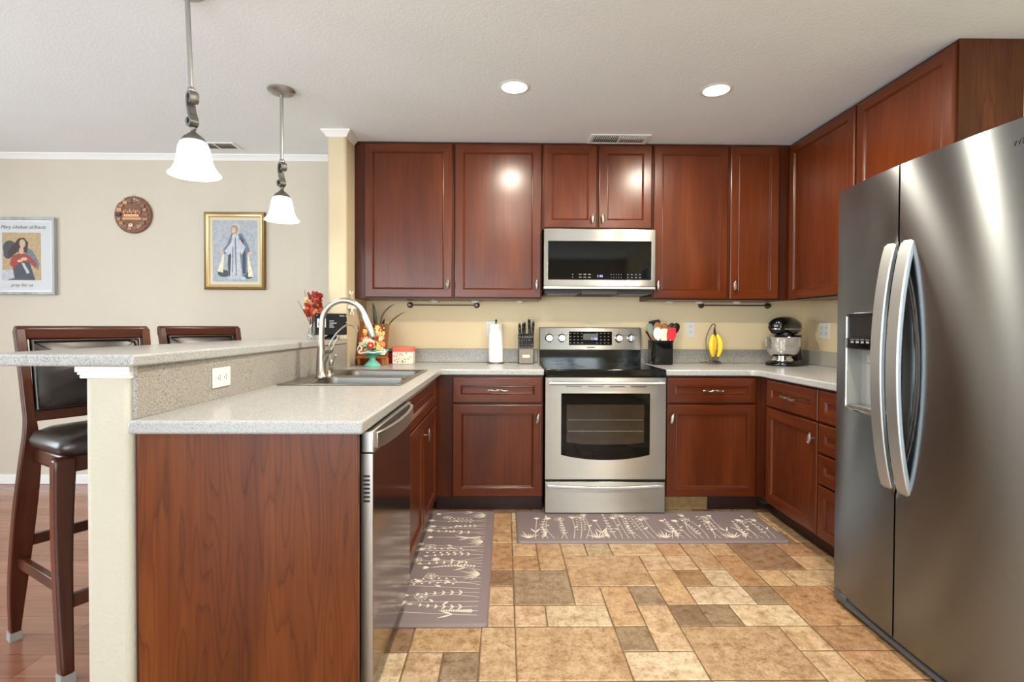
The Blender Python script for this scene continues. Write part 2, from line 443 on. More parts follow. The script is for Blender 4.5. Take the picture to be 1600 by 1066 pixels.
# half wall that carries the bar, and the full-height wall stub at its end
b = MB(); b.prism([(K(1.5), 1.5), (K(3.4), 3.4), (K(3.4)-.132, 3.4), (K(1.5)-.136, 1.5)], 0, 1.064)
struct(b.build('wall_half', M['halfwall'], bev=.022, seg=4))
b = MB(); b.box(-1.150, -1.029, 3.40, D, 0, H); struct(b.build('wall_stub', M['stubwall'], bev=.02, seg=4))
# cap moulding under the bar end
b = MB(); x0, x1 = K(1.5)-.136, K(1.5)
for e, z0, z1 in ((.006, 1.030, 1.040), (.010, 1.040, 1.048), (.014, 1.048, 1.0655)):
    b.prism([(x1+.004, 1.5-e), (x1+.004, 1.62), (x0-e, 1.62), (x0-e, 1.5-e)], z0, z1)
struct(b.build('trim_1', M['trim'], bev=.003))
# crown mouldings
def crown(name, segs):
    b = MB()
    for (p0, p1, nrm, e0, e1) in segs:
        prof = [(0, -.040), (.004, -.040), (.008, -.032), (.02, -.018), (.030, -.008), (.034, -.008), (.034, 0), (0, 0)]
        t = Vector((p1[0]-p0[0], p1[1]-p0[1], 0)).normalized(); n = Vector((nrm[0], nrm[1], 0))
        r0 = [Vector((p0[0], p0[1], H)) + n*d + t*(-d*e0) + Vector((0, 0, z)) for d, z in prof]
        r1 = [Vector((p1[0], p1[1], H)) + n*d + t*(d*e1) + Vector((0, 0, z)) for d, z in prof]
        b.loft([r0, r1])
    return struct(b.build(name, M['trim']))
crown('trim_2', [((XL, D), (-1.15, D), (0, -1), 0, 0)])
crown('trim_3', [((-1.15, 3.4), (-1.029, 3.4), (0, -1), 1, 1), ((-1.029, 3.4), (-1.029, 3.57), (1, 0), 1, 0), ((-1.15, D), (-1.15, 3.4), (-1, 0), 0, 1)])
b = MB(); b.box(XL, -1.15, D-.016, D, 0, .072); struct(b.build('baseboard_back', M['trim'], bev=.005))

# floors
b = MB(); b.box(XL, -1.14, YB, D, -.03, 0); struct(b.build('floor_dining', M['plank']))
def tile_floor():
    rnd = random.Random(4)
    X0, PX, PY = .0435, .1305, .1591
    ytop = 2.835                                   # the row line at the front of the long mat
    L = dict(l=(194, 168, 138), y=(188, 158, 124), o=(180, 146, 112), r=(172, 136, 104), b=(146, 118, 94), g=(152, 132, 110), d=(132, 110, 92), w=(206, 186, 160))
    given = """0 0 1 1 y;1 0 1 2 y;2 0 1 1 l;3 0 1 1 g2;4 0 2 1 l;6 0 1 1 o;7 0 1 2 y;8 0 1 1 y;9 0 2 2 b;11 0 2 1 r
0 1 1 1 o;2 1 3 2 y;5 1 1 1 l;6 1 1 1 l;8 1 1 2 r;11 1 2 1 y
0 2 2 2 g;5 2 1 2 y;6 2 1 1 b2;7 2 1 1 w;9 2 1 1 y;10 2 2 1 l
2 3 1 1 l;3 3 1 2 y;4 3 1 1 g;6 3 2 1 w;8 3 1 1 g;9 3 2 2 r
0 4 1 1 l;1 4 2 1 w;4 4 1 2 l;5 4 1 1 d;6 4 1 1 g;7 4 2 1 w
0 5 3 2 y2;3 5 1 1 g;5 5 3 2 y2;8 5 1 1 l;9 5 2 1 r
3 6 2 1 w;8 6 1 2 l;9 6 2 1 o
-1 0 1 2 r;-1 2 1 1 b;-1 3 1 1 l;-1 4 1 1 l;-1 5 1 2 l;-3 5 2 1 y;-2 6 1 1 g;-3 6 1 2 l;-4 5 1 1 b;-4 6 1 1 w
-1 -1 1 1 y;-1 -3 1 2 o;0 -1 1 1 y;10 -2 2 1 y;12 -1 2 1 y;11 -3 1 1 o;12 -3 2 2 y;12 2 1 2 y;11 4 2 2 o;11 6 2 1 b"""
    occ = {}; tiles = []
    L['g2'] = (176, 156, 126); L['b2'] = (162, 132, 102); L['y2'] = (184, 156, 124)
    def put(c, r, w, h, k):
        for i in range(w):
            for j in range(h): occ[(c+i, r+j)] = 1
        tiles.append((c, r, w, h, k))
    for row in given.replace('\n', ';').split(';'):
        c, r, w, h, k = row.split(); put(int(c), int(r), int(w), int(h), k)
    c0, c1, r0, r1 = -9, 16, -8, 36
    for r in range(r0, r1):
        for c in range(c0, c1):
            if (c, r) in occ: continue
            w, h = rnd.choice([(1, 1), (1, 1), (2, 1), (1, 2), (2, 2), (3, 2), (2, 1)])
            if any((c+i, r+j) in occ for i in range(w) for j in range(h)): w = h = 1
            put(c, r, w, h, rnd.choice('llyyorbgwwy'))
    vs, fs, cols = [], [], []
    for c, r, w, h, k in tiles:
        g = .0030
        x0 = X0+c*PX+g; x1 = X0+(c+w)*PX-g; y1 = ytop-r*PY-g; y0 = ytop-(r+h)*PY+g
        x0 = max(x0, -1.14); x1 = min(x1, XR); y0 = max(y0, YB); y1 = min(y1, D)
        if x1-x0 < .01 or y1-y0 < .01: continue
        j = lambda: rnd.uniform(-.0016, .0016)
        o = len(vs); e = .004
        rc = [(x0+j(), y0+j()), (x1+j(), y0+j()), (x1+j(), y1+j()), (x0+j(), y1+j())]
        ins = [(x0+e, y0+e), (x1-e, y0+e), (x1-e, y1-e), (x0+e, y1-e)]
        vs += [(x, y, -.0022) for x, y in rc] + [(x, y, 0) for x, y in ins]
        t = srgb(*L[k]); f = rnd.uniform(.86, .99); t = (t[0]*f, t[1]*f, t[2]*f*rnd.uniform(.95, 1.04), 1)
        for q in [(4,5,6,7), (0,1,5,4), (1,2,6,5), (2,3,7,6), (3,0,4,7)]:
            fs.append(tuple(o+i for i in q)); cols.append(t)
    nt = len(fs); o = len(vs)
    vs += [(-1.14, YB, -.0022), (XR, YB, -.0022), (XR, D, -.0022), (-1.14, D, -.0022), (-1.14, YB, -.03), (XR, YB, -.03), (XR, D, -.03), (-1.14, D, -.03)]
    for q in [(0,1,2,3), (7,6,5,4), (4,5,1,0), (5,6,2,1), (6,7,3,2), (7,4,0,3)]: fs.append(tuple(o+i for i in q)); cols.append((.1, .1, .1, 1))
    me = bpy.data.meshes.new('floor_kitchen'); me.from_pydata(vs, [], fs)
    me.materials.append(M['tile']); me.materials.append(M['grout'])
    at = me.color_attributes.new('tone', 'FLOAT_COLOR', 'CORNER')
    for p, c in zip(me.polygons, cols):
        p.material_index = 0 if p.index < nt else 1
        for li in p.loop_indices: at.data[li].color = c
    ob = bpy.data.objects.new('floor_kitchen', me); C.objects.link(ob); struct(ob)
tile_floor()

# ------------------------------------------------------------------ cabinet kit
def panel_front(name, w, h, parent, loc, mat=None, fr=.055):
    """door or drawer front, local x 0..w, z 0..h, front towards -y, back at y=0"""
    mat = mat or M['cherry']; b = MB()
    prof = [(0, 0), (0, -.015), (.002, -.018), (.006, -.02), (fr, -.02), (fr+.003, -.0165), (fr+.008, -.0185), (fr+.012, -.0125), (fr+.0125, -.012)]
    rings = [[(i, y, i), (w-i, y, i), (w-i, y, h-i), (i, y, h-i)] for i, y in prof]
    vs = [p for r in rings for p in r]; fs = [(0, 1, 2, 3)]; gr = ['z']
    horiz = w > h*1.6
    for k in range(len(rings)-1):
        for i in range(4):
            j = (i+1) % 4; fs.append((k*4+i, (k+1)*4+i, (k+1)*4+j, k*4+j)); gr.append('x' if i in (0, 2) else 'z')
    q = (len(rings)-1)*4; fs.append((q, q+3, q+2, q+1)); gr.append('x' if horiz else 'z')
    fs = [tuple(reversed(f)) for f in fs]
    b.add(vs, fs, gr)
    return b.build(name, mat, parent, loc=loc, smooth=8)
def leaf_knob(parent, x, z, tilt=.12):
    b = MB(); b.lathe([(.0045, 0), (.004, -.012), (.006, -.018)], (0, 0, 0), 10, 'y')
    n = 12; rings = []
    for k in range(n+1):
        t = k/n; zz = -.029+.058*t; r = .0012+.0088*psin(math.pi*min(1, t*1.05))**.8
        rings.append([(r*math.cos(a)+.002*math.sin(t*6), -.021+.55*r*math.sin(a)*(1+.18*math.cos(5*a)), zz) for a in [2*math.pi*i/14 for i in range(14)]])
    b.loft(rings)
    for s in range(-2, 3):
        b.tube([(-.008, -.0255, s*.009-.004), (0, -.028, s*.009), (.008, -.0255, s*.009-.004)], .0012, 5)
    o = b.build('knob', M['knob'], parent, loc=(x, -.02, z)); o['label'] = 'silver leaf shaped knob'; o.rotation_euler = (0, tilt, 0); o.scale = (1.3, 1.1, 1.15); return o
def twig_pull(parent, x, z, L=.13):
    b = MB()
    pts = [(-L/2+L*i/14, -.022-.003*math.sin(i*1.3), .003*math.sin(i*.9)) for i in range(15)]
    b.tube(pts, [.0032+.0018*abs(math.sin(i*1.7))+(.003 if i == 7 else 0) for i in range(15)], 8)
    for s in (-1, 1): b.tube([(s*L*.40, 0, 0), (s*L*.40, -.012, .0), (s*L*.40, -.022, 0)], .004, 8)
    b.ellip((0, -.025, .002), .014, .006, .006, 10, 6)
    b.tube([(-.02, -.025, -.006), (.0, -.028, .0), (.024, -.026, .008)], .002, 6)
    o = b.build('pull', M['nickel'], parent, loc=(x, -.02, z)); o['label'] = 'silver twig shaped pull'; return o
def cabinet(name, label, cat, origin, rz, w, depth, z0, z1, group, toe=0.0, sides=None):
    """origin at the front left bottom of the face frame; local -y is the front"""
    t = thing(name, label, cat, origin, rz, group)
    b = MB()
    if sides:
        b.box(0, w, 0, .018, z0, z1); b.box(0, w, depth-.018, depth, z0, z1); b.box(0, .018, .018, depth-.018, z0, z1); b.box(w-.018, w, .018, depth-.018, z0, z1); b.box(.018, w-.018, .018, depth-.018, z0, z0+.018)
    else: b.box(0, w, 0, depth, z0, z1)
    b.build('carcass', M['cherrybox'], t, bev=.0015)
    if toe:
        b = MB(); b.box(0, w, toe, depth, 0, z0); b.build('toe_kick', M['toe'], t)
    return t
UG = 'cherry wall cabinets'; BG = 'cherry base cabinets'
UF = 3.59
def upper(name, label, x0, x1, z0, doors, sideknob):
    t = cabinet(name, label, 'cabinet', (x0, UF, 0), 0, x1-x0, D-UF, z0-.008, H-.001, UG)
    for (a, c), kx in zip(doors, sideknob):
        d = panel_front('door', c-a, 2.422-z0, t, (a-x0, 0, z0))
        if kx: leaf_knob(d, (.028 if kx == 'l' else c-a-.028), .09 if z0 < 1.5 else .065)
    return t
upper('wall_cabinet', 'tall single-door cherry wall cabinet against the wall stub, nearest the sink', -1.026, -.352, 1.378, [(-.958, -.361)], 'r')
upper('wall_cabinet', 'tall single-door cherry wall cabinet directly left of the microwave, above the knife block', -.350, .250, 1.378, [(-.343, .244)], 'r')
upper('wall_cabinet', 'short two-door cherry wall cabinet above the microwave', .252, 1.007, 1.856, [(.260, .624), (.638, 1.001)], 'rl')
upper('wall_cabinet', 'tall two-door cherry wall cabinet right of the microwave, above the bananas', 1.009, 1.9645, 1.378, [(1.016, 1.527), (1.543, 1.880)], 'll')
# right-hand run, fronts facing -x
XU = 1.965
def upper_r(label, ya, yb, door):
    t = cabinet('wall_cabinet', label, 'cabinet', (XU, ya, 0), R(-90), ya-yb, XR-XU, 1.370, H-.001, UG)
    d = panel_front('door', door[0]-door[1], 2.422-1.378, t, (ya-door[0], 0, 1.378))
    return t
upper_r('cherry wall cabinet on the right wall in the corner above the stand mixer', 3.59, 2.899, (3.572, 2.905))
t = upper_r('cherry wall cabinet on the right wall with exposed brown end panel, beside the refrigerator', 2.897, 2.256, (2.889, 2.262))
b = MB(); b.box(.6415, .6435, -.001, XR-XU, 1.370, H-.002); o = b.build('end_panel', M['sidepanel'], t); o['label'] = 'plain brown wood-grain end panel'

BF = 3.285
def base(label, x0, x1, origin, rz, fronts, group=BG, hollow=False, z0=.105, depth=.62, toe=.07, name='base_cabinet'):
    t = cabinet(name, label, 'cabinet', origin, rz, x1-x0, depth, z0, .875, group, toe, hollow)
    for kind, a, c, za, zb, k in fronts:
        d = panel_front('door' if kind == 'door' else 'drawer', c-a, zb-za, t, (a-x0, 0, za), fr=.055 if kind == 'door' else .05)
        if k in ('l', 'r'): leaf_knob(d, .028 if k == 'l' else c-a-.028, zb-za-.085, .25)
        elif k == 'p': twig_pull(d, (c-a)/2, (zb-za)/2)
    return t
base('cherry base cabinet between the sink corner and the range, drawer over one door', -.4395, .243, (-.4395, BF, 0), 0,
     [('drawer', -.326, .237, .703, .863, 'p'), ('door', -.326, .237, .112, .693, 'r')])
t = base('cherry base cabinet right of the range with tan patch in its toe kick', 1.017, 1.640, (1.017, BF, 0), 0,
     [('drawer', 1.023, 1.588, .703, .863, 'p'), ('door', 1.023, 1.588, .112, .693, 'l')])
b = MB(); b.box(.005, .295, .0615, .07, .003, .104); o = b.build('toe_patch', M['tan'], t); o['label'] = 'mottled tan toe kick patch'
XB = 1.625
base('cherry base cabinet on the right wall beside the long mat, drawer over door', 0, .6325, (XB, 3.2845, 0), R(-90),
     [('drawer', .1095, .6275, .703, .863, 'p'), ('door', .1095, .6275, .112, .693, 'r')], depth=.60)
base('cherry four-drawer base cabinet half hidden by the refrigerator', 0, .395, (XB, 2.651, 0), R(-90),
     [('drawer', .006, .39, .703, .863, ''), ('drawer', .006, .39, .545, .692, ''), ('drawer', .006, .39, .388, .534, ''), ('drawer', .006, .39, .112, .376, '')], depth=.60)
# peninsula: sink base, faces +x
XP = -.44
sink_cab = base('cherry sink base cabinet facing the range, false front over two doors, beside the dishwasher', 0, 1.06, (XP, 2.222, 0), R(90),
     [('drawer', .005, 1.0, .703, .863, ''), ('door', .005, .485, .112, .693, ''), ('door', .497, 1.0, .112, .693, 'l')], depth=.58, name='sink_cabinet', hollow=True)
# finished end panel of the peninsula
t = thing('end_panel', 'large cherry wood-grain end panel closing the peninsula beside the half wall', 'panel', (-.75, 1.51, 0))
b = MB(); b.box(-.298, .329, -.009, .009, 0.0, .8755); b.build('panel', M['cherrypanel'], t, bev=.002)
b = MB(); b.box(-.309, -.2985, -.004, .009, 0, .8755); b.build('filler_strip', M['cherrybox'], t, bev=.002)

# ------------------------------------------------------------------ worktops
CT0, CT1 = .876, .914
def left_worktop():
    xs = [-1.044, -1.012, -.478, -.400, .247]; ys = [1.47, 2.362, 3.150, 3.262, D-.0004]
    b = MB(); b.slab(xs, ys, lambda i, j: not (i == 1 and j == 1) and not (i == 3 and j < 3), CT0, CT1)
    for v in b.v:
        if abs(v.x+1.044) < 1e-6: v.x = -1.056 if v.y < 1.5 else max(K(v.y)+.0015, -1.0275 if v.y > 3.4 else -9)
    o = b.build('kitchen_worktop', M['counter'], bev=.007, seg=3)
    tag(o, 'pale grey L-shaped worktop running from the peninsula end to the left side of the range', 'worktop')
    s = MB(); s.box(-1.0275, .247, D-.019, D-.0004, CT1+.0004, 1.016); tag(s.build('backsplash', M['splash'], bev=.003), 'low speckled grey upstand on the back wall left of the range', 'backsplash')
    s = MB(); k = .0135
    s.prism([(K(1.505)+.0005, 1.505), (K(1.505)+k, 1.505), (K(3.4)+k, 3.398), (K(3.4)+.0005, 3.398)], CT1+.0004, 1.0655)
    tag(s.build('splash_panel', M['splash']), 'tall speckled grey splash panel below the raised bar, holding the horizontal outlet', 'splash panel')
    return o
left_worktop()
def right_worktop():
    b = MB(); xs = [1.014, 1.585, XR]; ys = [2.250, 3.262, D]
    poly = [(1.014, 3.262), (1.535, 3.262), (1.560, 3.255), (1.578, 3.238), (1.586, 3.212), (1.590, 2.252), (XR-.0004, 2.252), (XR-.0004, D-.0004), (1.014, D-.0004)]
    b.prism(poly, CT0, CT1)
    o = b.build('kitchen_worktop', M['counter'], bev=.007, seg=3)
    tag(o, 'pale grey corner worktop right of the range, under the mixer and the bananas', 'worktop')
    s = MB(); s.prism([(1.014, D-.019), (XR-.019, D-.019), (XR-.019, 2.252), (XR-.0004, 2.252), (XR-.0004, D-.0004), (1.014, D-.0004)], CT1+.0004, 1.016)
    tag(s.build('backsplash', M['splash'], bev=.003), 'low speckled grey upstand in the corner behind the bananas and mixer', 'backsplash')
right_worktop()
# raised bar top
b = MB(); b.prism([(-1.030, 1.462), (-1.018, 3.396), (-1.49, 3.396), (-1.49, 1.462)], 1.0662, 1.0995)
o = b.build('raised_bar_counter', M['counter'], bev=.007, seg=3); tag(o, 'long raised grey bar top on the half wall, in front of the stools', 'bar counter')

# ------------------------------------------------------------------ dishwasher
t = thing('dishwasher', 'stainless dishwasher with glossy front and bar handle at the end of the peninsula', 'dishwasher', (-.425, 1.56, 0), R(90))
# local x -> +y world, local -y -> +x world
b = MB(); b.box(.0, .618, .005, .55, .10, .872); b.build('tub', M['black'], t)
b = MB(); b.box(.0, .618, .065, .5, .0, .10); b.build('toe_kick', M['black'], t)
def dwsteel():
    n = N('polished_dishwasher_steel'); n.col((.36, .32, .29, 1)); return n.set(Metallic=1.0, Roughness=.13)
M['dw'] = dwsteel()
b = MB(); b.box(.004, .614, -.032, -.001, .105, .80); d = b.build('door', M['dw'], t, bev=.003)
b = MB(); b.box(.0, .0035, -.031, .003, .105, .80); o = b.build('door_edge', M['steelside'], d); o['label'] = 'pale steel edge of the door'
b = MB()
for i in range(7): b.box(-.0012, .0005, -.027+.004, -.004, .655+i*.0125, .661+i*.0125)
b.build('vent_slot', M['slot'], d)
b = MB(); b.box(0, .618, -.034, .004, .803, .868); b.build('control_panel', M['steelside'], t, bev=.003)
b = MB(); pts = [(.02+.58*i/16, -.036-.028*psin(math.pi*i/16)**.6, .835) for i in range(17)]
b.sweep(pts, [(-.006, -.022), (.006, -.022), (.006, .026), (-.006, .026)], up=(0, 0, 1)); b.build('handle', M['steelside'], t, bev=.002)

# ------------------------------------------------------------------ sink and taps
def build_sink():
    x0, x1, y0, y1 = -1.024, -.466, 2.350, 3.162
    o = thing('kitchen_sink', 'stainless double-bowl sink set in the peninsula worktop', 'sink', ((x0+x1)/2, (y0+y1)/2, CT1))
    cx, cy = (x0+x1)/2, (y0+y1)/2
    def rr(xa, xb, ya, yb, r, z, n=6):
        out = []
        for (px, py, a0) in ((xb-r, ya+r, -90), (xb-r, yb-r, 0), (xa+r, yb-r, 90), (xa+r, ya+r, 180)):
            for i in range(n+1):
                a = R(a0+90*i/n); out.append((px+r*math.cos(a)-cx, py+r*math.sin(a)-cy, z))
        return out
    bowls = [(-.925, -.492, 2.378, 2.742), (-.925, -.492, 2.772, 3.134)]
    # rim as a slab with two holes
    b = MB(); xs = [x0-cx, -.925-cx, -.492-cx, x1-cx]; ys = [v-cy for v in (y0, 2.378, 2.742, 2.772, 3.134, y1)]
    b.slab(xs, ys, lambda i, j: not (i == 1 and j in (1, 3)), .0005, .006)
    b.build('rim', M['sinksteel'], o, bev=.003)
    for (xa, xb, ya, yb) in bowls:
        b = MB(); rings = [rr(xa-.004, xb+.004, ya-.004, yb+.004, .05, .0045), rr(xa+.004, xb-.004, ya+.004, yb-.004, .05, -.004), rr(xa+.012, xb-.012, ya+.012, yb-.012, .055, -.16), rr(xa+.05, xb-.05, ya+.05, yb-.05, .06, -.185)]
        rings = [list(reversed(r)) for r in rings]
        # corner fillers so the rounded bowl meets the square hole
        b.loft(rings, False, True)
        q = [(xa-cx, ya-cy), (xb-cx, ya-cy), (xb-cx, yb-cy), (xa-cx, yb-cy)]
        top = rings[0]; n = len(top)
        for ci in range(4):
            cpt = q[ci]
            near = sorted(range(n), key=lambda i: (top[i][0]-cpt[0])**2+(top[i][1]-cpt[1])**2)[:7]; near.sort()
            for a_, c_ in zip(near, near[1:]):
                if c_-a_ == 1: b.add([(cpt[0], cpt[1], .0045), top[a_], top[c_]], [(0, 1, 2)])
        bo = b.build('bowl', M['sinksteel'], o)
        d = MB(); d.lathe([(.04, 0), (.042, .003), (.03, .004), (.02, .001)], ((xa+xb)/2-cx, (ya+yb)/2-cy, -.186), 20); d.build('drain', M['chrome'], bo)
build_sink()
SZ = CT1+.0062
t = thing('faucet', 'tall brushed nickel pull-down kitchen faucet with high arched spout', 'faucet', (-.924, 2.64, SZ))
b = MB(); b.lathe([(.031, 0), (.031, .006), (.026, .012), (.0245, .06), (.0215, .12), (.016, .17), (.0145, .20)], (0, 0, 0), 24); b.build('base', M['nickel'], t)
r = .110
pts = [(0, 0, .18), (.002, 0, .24), (.004, 0, .268)] + [(.004+r-r*math.cos(a), 0, .278+r*math.sin(a)*1.02) for a in [math.pi*i/20 for i in range(0, 19)]]
b = MB(); b.tube(pts, .0138, 14, up=(0, 1, 0)); b.build('spout', M['nickel'], t)
e = Vector(pts[-1]); dr = (Vector(pts[-1])-Vector(pts[-2])).normalized()
b = MB(); b.tube([e-dr*.004, e+dr*.002, e+dr*.05, e+dr*.11, e+dr*.115], [.0148, .0155, .0165, .0195, .017], 16, up=(0, 1, 0)); b.build('spray_head', M['spray'], t)['label'] = 'paler flared spray head'
b = MB(); b.tube(bez([(.015, -.004, .085), (.03, -.012, .125), (.055, -.03, .14), (.062, -.034, .142)], 12), [.016]*4+[.015]*4+[.014]*5, 12)
b.tube(bez([(.062, -.034, .142), (.075, -.03, .17), (.088, -.02, .20), (.092, -.016, .215)], 9), [.0065, .006, .0055, .005, .005, .0048, .0046, .0046, .0048, .006][:10], 8)
b.build('lever', M['nickel'], t)
t = thing('filter_tap', 'slim nickel filter tap with thin gooseneck behind the main faucet', 'tap', (-.915, 2.76, SZ))
b = MB(); b.lathe([(.018, 0), (.018, .004), (.010, .012), (.009, .05), (.012, .055), (.012, .075), (.006, .085)], (0, 0, 0), 16); b.build('base', M['nickel'], t)
b = MB(); b.tube(bez([(0, 0, .08), (-.012, 0, .14), (.02, 0, .21), (.075, 0, .262), (.115, 0, .262), (.14, 0, .235)], 30), .0048, 8, up=(0, 1, 0)); b.build('spout', M['nickel'], t)
b = MB(); b.tube([(0, 0, .066), (.02, -.012, .075), (.028, -.018, .10)], .0035, 8); b.ellip((.030, -.019, .106), .006, .006, .008, 8, 6); b.build('lever', M['nickel'], t)
t = thing('soap_dispenser', 'short nickel soap dispenser cap on the sink rim right of the faucet', 'soap dispenser', (-.905, 2.70, SZ))
b = MB(); b.lathe([(.019, 0), (.019, .008), (.0145, .014), (.0145, .03), (.010, .034), (.004, .036)], (0, 0, 0), 18); b.build('base', M['nickel'], t)
b = MB(); b.tube([(0, 0, .034), (.004, 0, .05), (.03, -.004, .052)], .004, 8); b.build('nozzle', M['nickel'], t)

# ------------------------------------------------------------------ range
def build_range():
    t = thing('range', 'stainless freestanding electric range with black glass cooktop, under the microwave', 'range', (.631, 3.265, 0))
    W = .376
    b = MB(); b.box(-W, W, .002, .62, .03, .868); b.build('body', M['black'], t)
    for sx in (-1, 1):
        for y in (.10, .55): b = MB(); b.lathe([(.018, 0), (.018, .032)], (sx*.33, y, 0), 12); b.build('foot', M['black'], t)
    b = MB(); b.box(-W-.002, W+.002, -.022, .60, .870, .918); b.build('cooktop', M['cook'], t, bev=.008, seg=3)
    for (x, y, r) in ((-.19, .16, .105), (.19, .16, .085), (-.19, .42, .08), (.19, .42, .105)):
        for rr_, w in ((r, .002), (r*.72, .0015)):
            ct = MB(); ct.lathe([(rr_-w, .9182), (rr_-w, .9186), (rr_+w, .9186), (rr_+w, .9182)], (x, y, 0), 40, cap0=False, cap1=False); ct.build('burner_ring', M['ring'], t)
    # oven door: stainless frame around a black window with a bowed lower edge
    d = MB(); z0, z1 = .229, .865; xo = W+.001
    wx, wt, wb, sag = .278, .767, .382, .034
    n = 16; y = -.020
    low = [(-wx+2*wx*i/n, wb-sag*psin(math.pi*i/n)**.8 if 0 < i < n else wb) for i in range(n+1)]
    hole = low + [(wx, wt), (-wx, wt)]
    outer = [(-xo+2*xo*i/n, z0) for i in range(n+1)] + [(xo, z1), (-xo, z1)]
    m = len(hole); vs = [(p[0], y, p[1]) for p in outer]+[(p[0], y, p[1]) for p in hole]+[(p[0], y+.02, p[1]) for p in outer]+[(p[0], y+.006, p[1]) for p in hole]
    fs = []
    for i in range(m):
        j = (i+1) % m
        fs.append((i, j, m+j, m+i)); fs.append((2*m+i, 2*m+j, j, i)); fs.append((m+i, m+j, 3*m+j, 3*m+i))
    d.add(vs, fs); dr = d.build('oven_door', M['steel'], t, smooth=30)
    g = MB(); g.prism(hole, y+.004, y+.012, 'y'); g.build('door_glass', M['glassblack'], dr)
    g = MB(); gi = [(-.243, .46), (-.15, .449), (0, .444), (.15, .449), (.243, .46), (.243, .696), (-.243, .696)]; g.prism(gi, y+.0035, y+.0045, 'y'); o = g.build('inner_window', M['ovenglass'], dr); o['label'] = 'browner inner oven window'
    for z in (.53, .60): g = MB(); g.tube([(-.236, y+.0032, z), (.236, y+.0032, z)], .0013, 6); g.build('oven_rack', M['pewter'], dr)
    g = MB(); pts = [(-.355+.71*i/20, y-.043+.006*abs(i/10-1)**3, .833) for i in range(21)]; g.tube(pts, .0125, 12, flat=.85)
    for s in (-1, 1): g.box(s*.345-.012, s*.345+.012, y-.04, y, .823, .843)
    g.build('handle', M['handle'], dr)
    g = MB()
    for i in range(4): g.box(-.25+i*.135, -.15+i*.135, y-.0012, y+.001, .808, .812)
    g.build('vent_slot', M['slot'], dr)
    # storage drawer
    d = MB(); d.box(-xo, xo, -.020, 0, .016, .213); dw = d.build('drawer', M['steel'], t, bev=.003)
    g = MB(); pts = [(-.365+.73*i/20, -.03-.004*math.sin(math.pi*i/20), .190-.012*math.sin(math.pi*i/20)) for i in range(21)]
    g.sweep(pts, [(-.009, -.008), (.010, -.008), (.010, .008), (-.009, .008)], up=(0, 0, 1)); g.build('drawer_lip', M['handle'], dw, bev=.003)
    # backguard and control panel
    d = MB(); d.box(-W, W-.004, .575, .62, .918, 1.012); d.build('backguard', M['gloss'], t)
    cp = MB(); cp.prism([(.560, 1.012), (.575, 1.176), (.625, 1.180), (.625, 1.012)], -W, W-.004, 'x'); cpo = cp.build('control_panel', M['steel'], t, bev=.004)
    yf = lambda z: .560+.015*(z-1.012)/.164-.0005
    slope = math.atan2(.015, .164)
    d = MB(); d.box(-.160, .157, yf(1.1)-.0025, yf(1.1)+.02, 1.047, 1.147); s0 = 0
    d.xform(0, Matrix.Translation((0, yf(1.097), 1.097)) @ Matrix.Rotation(-slope, 4, 'X') @ Matrix.Translation((0, -yf(1.097), -1.097)))
    do = d.build('display_panel', M['glassblack'], cpo, bev=.001)
    d = MB(); d.box(-.055, .052, yf(1.105)-.004, yf(1.105)-.0025, 1.078, 1.132); d.build('display_screen', plain('dim_lcd', srgb(96, 92, 78), .3), do)
    text('clock_digits', '1:46', M['lit'], .028, do, (.025, yf(1.092)-.0045, 1.094), (R(90), 0, 0))
    rnd = random.Random(2)
    for cs in (range(4), range(7, 11)):
        d = MB()
        for r_ in range(4):
            for c_ in cs:
                x = -.148+c_*.028; z = 1.133-r_*.023
                d.box(x-.007, x+.007*rnd.uniform(.2, 1), yf(z)-.0034, yf(z)-.0024, z-.0022, z+.0022)
        d.build('button_lettering', M['litwhite'], do)
    d = MB(); d.box(-.03, .03, yf(1.03)-.0012, yf(1.03), 1.028, 1.034); d.build('maker_mark', M['slot'], cpo)
    for x in (-.306, -.212, .207, .299):
        k = MB(); y0 = yf(1.1); k.lathe([(.031, 0), (.031, -.004), (.027, -.007), (.026, -.022), (.022, -.026)], (x, y0, 1.099), 28, 'y')
        ko = k.build('control_knob', M['chrome'], cpo)
        k = MB(); k.box(x-.006, x+.006, y0-.035, y0-.022, 1.075, 1.124); k.build('knob_grip', M['chrome'], ko, bev=.004)
        for dx, dz in ((0, .042), (-.036, .022), (.036, .022)): k = MB(); k.ellip((x+dx, yf(1.099+dz)-.0005, 1.099+dz), .004, .001, .003, 8, 6); k.build('dial_mark', M['slot'], ko)
build_range()

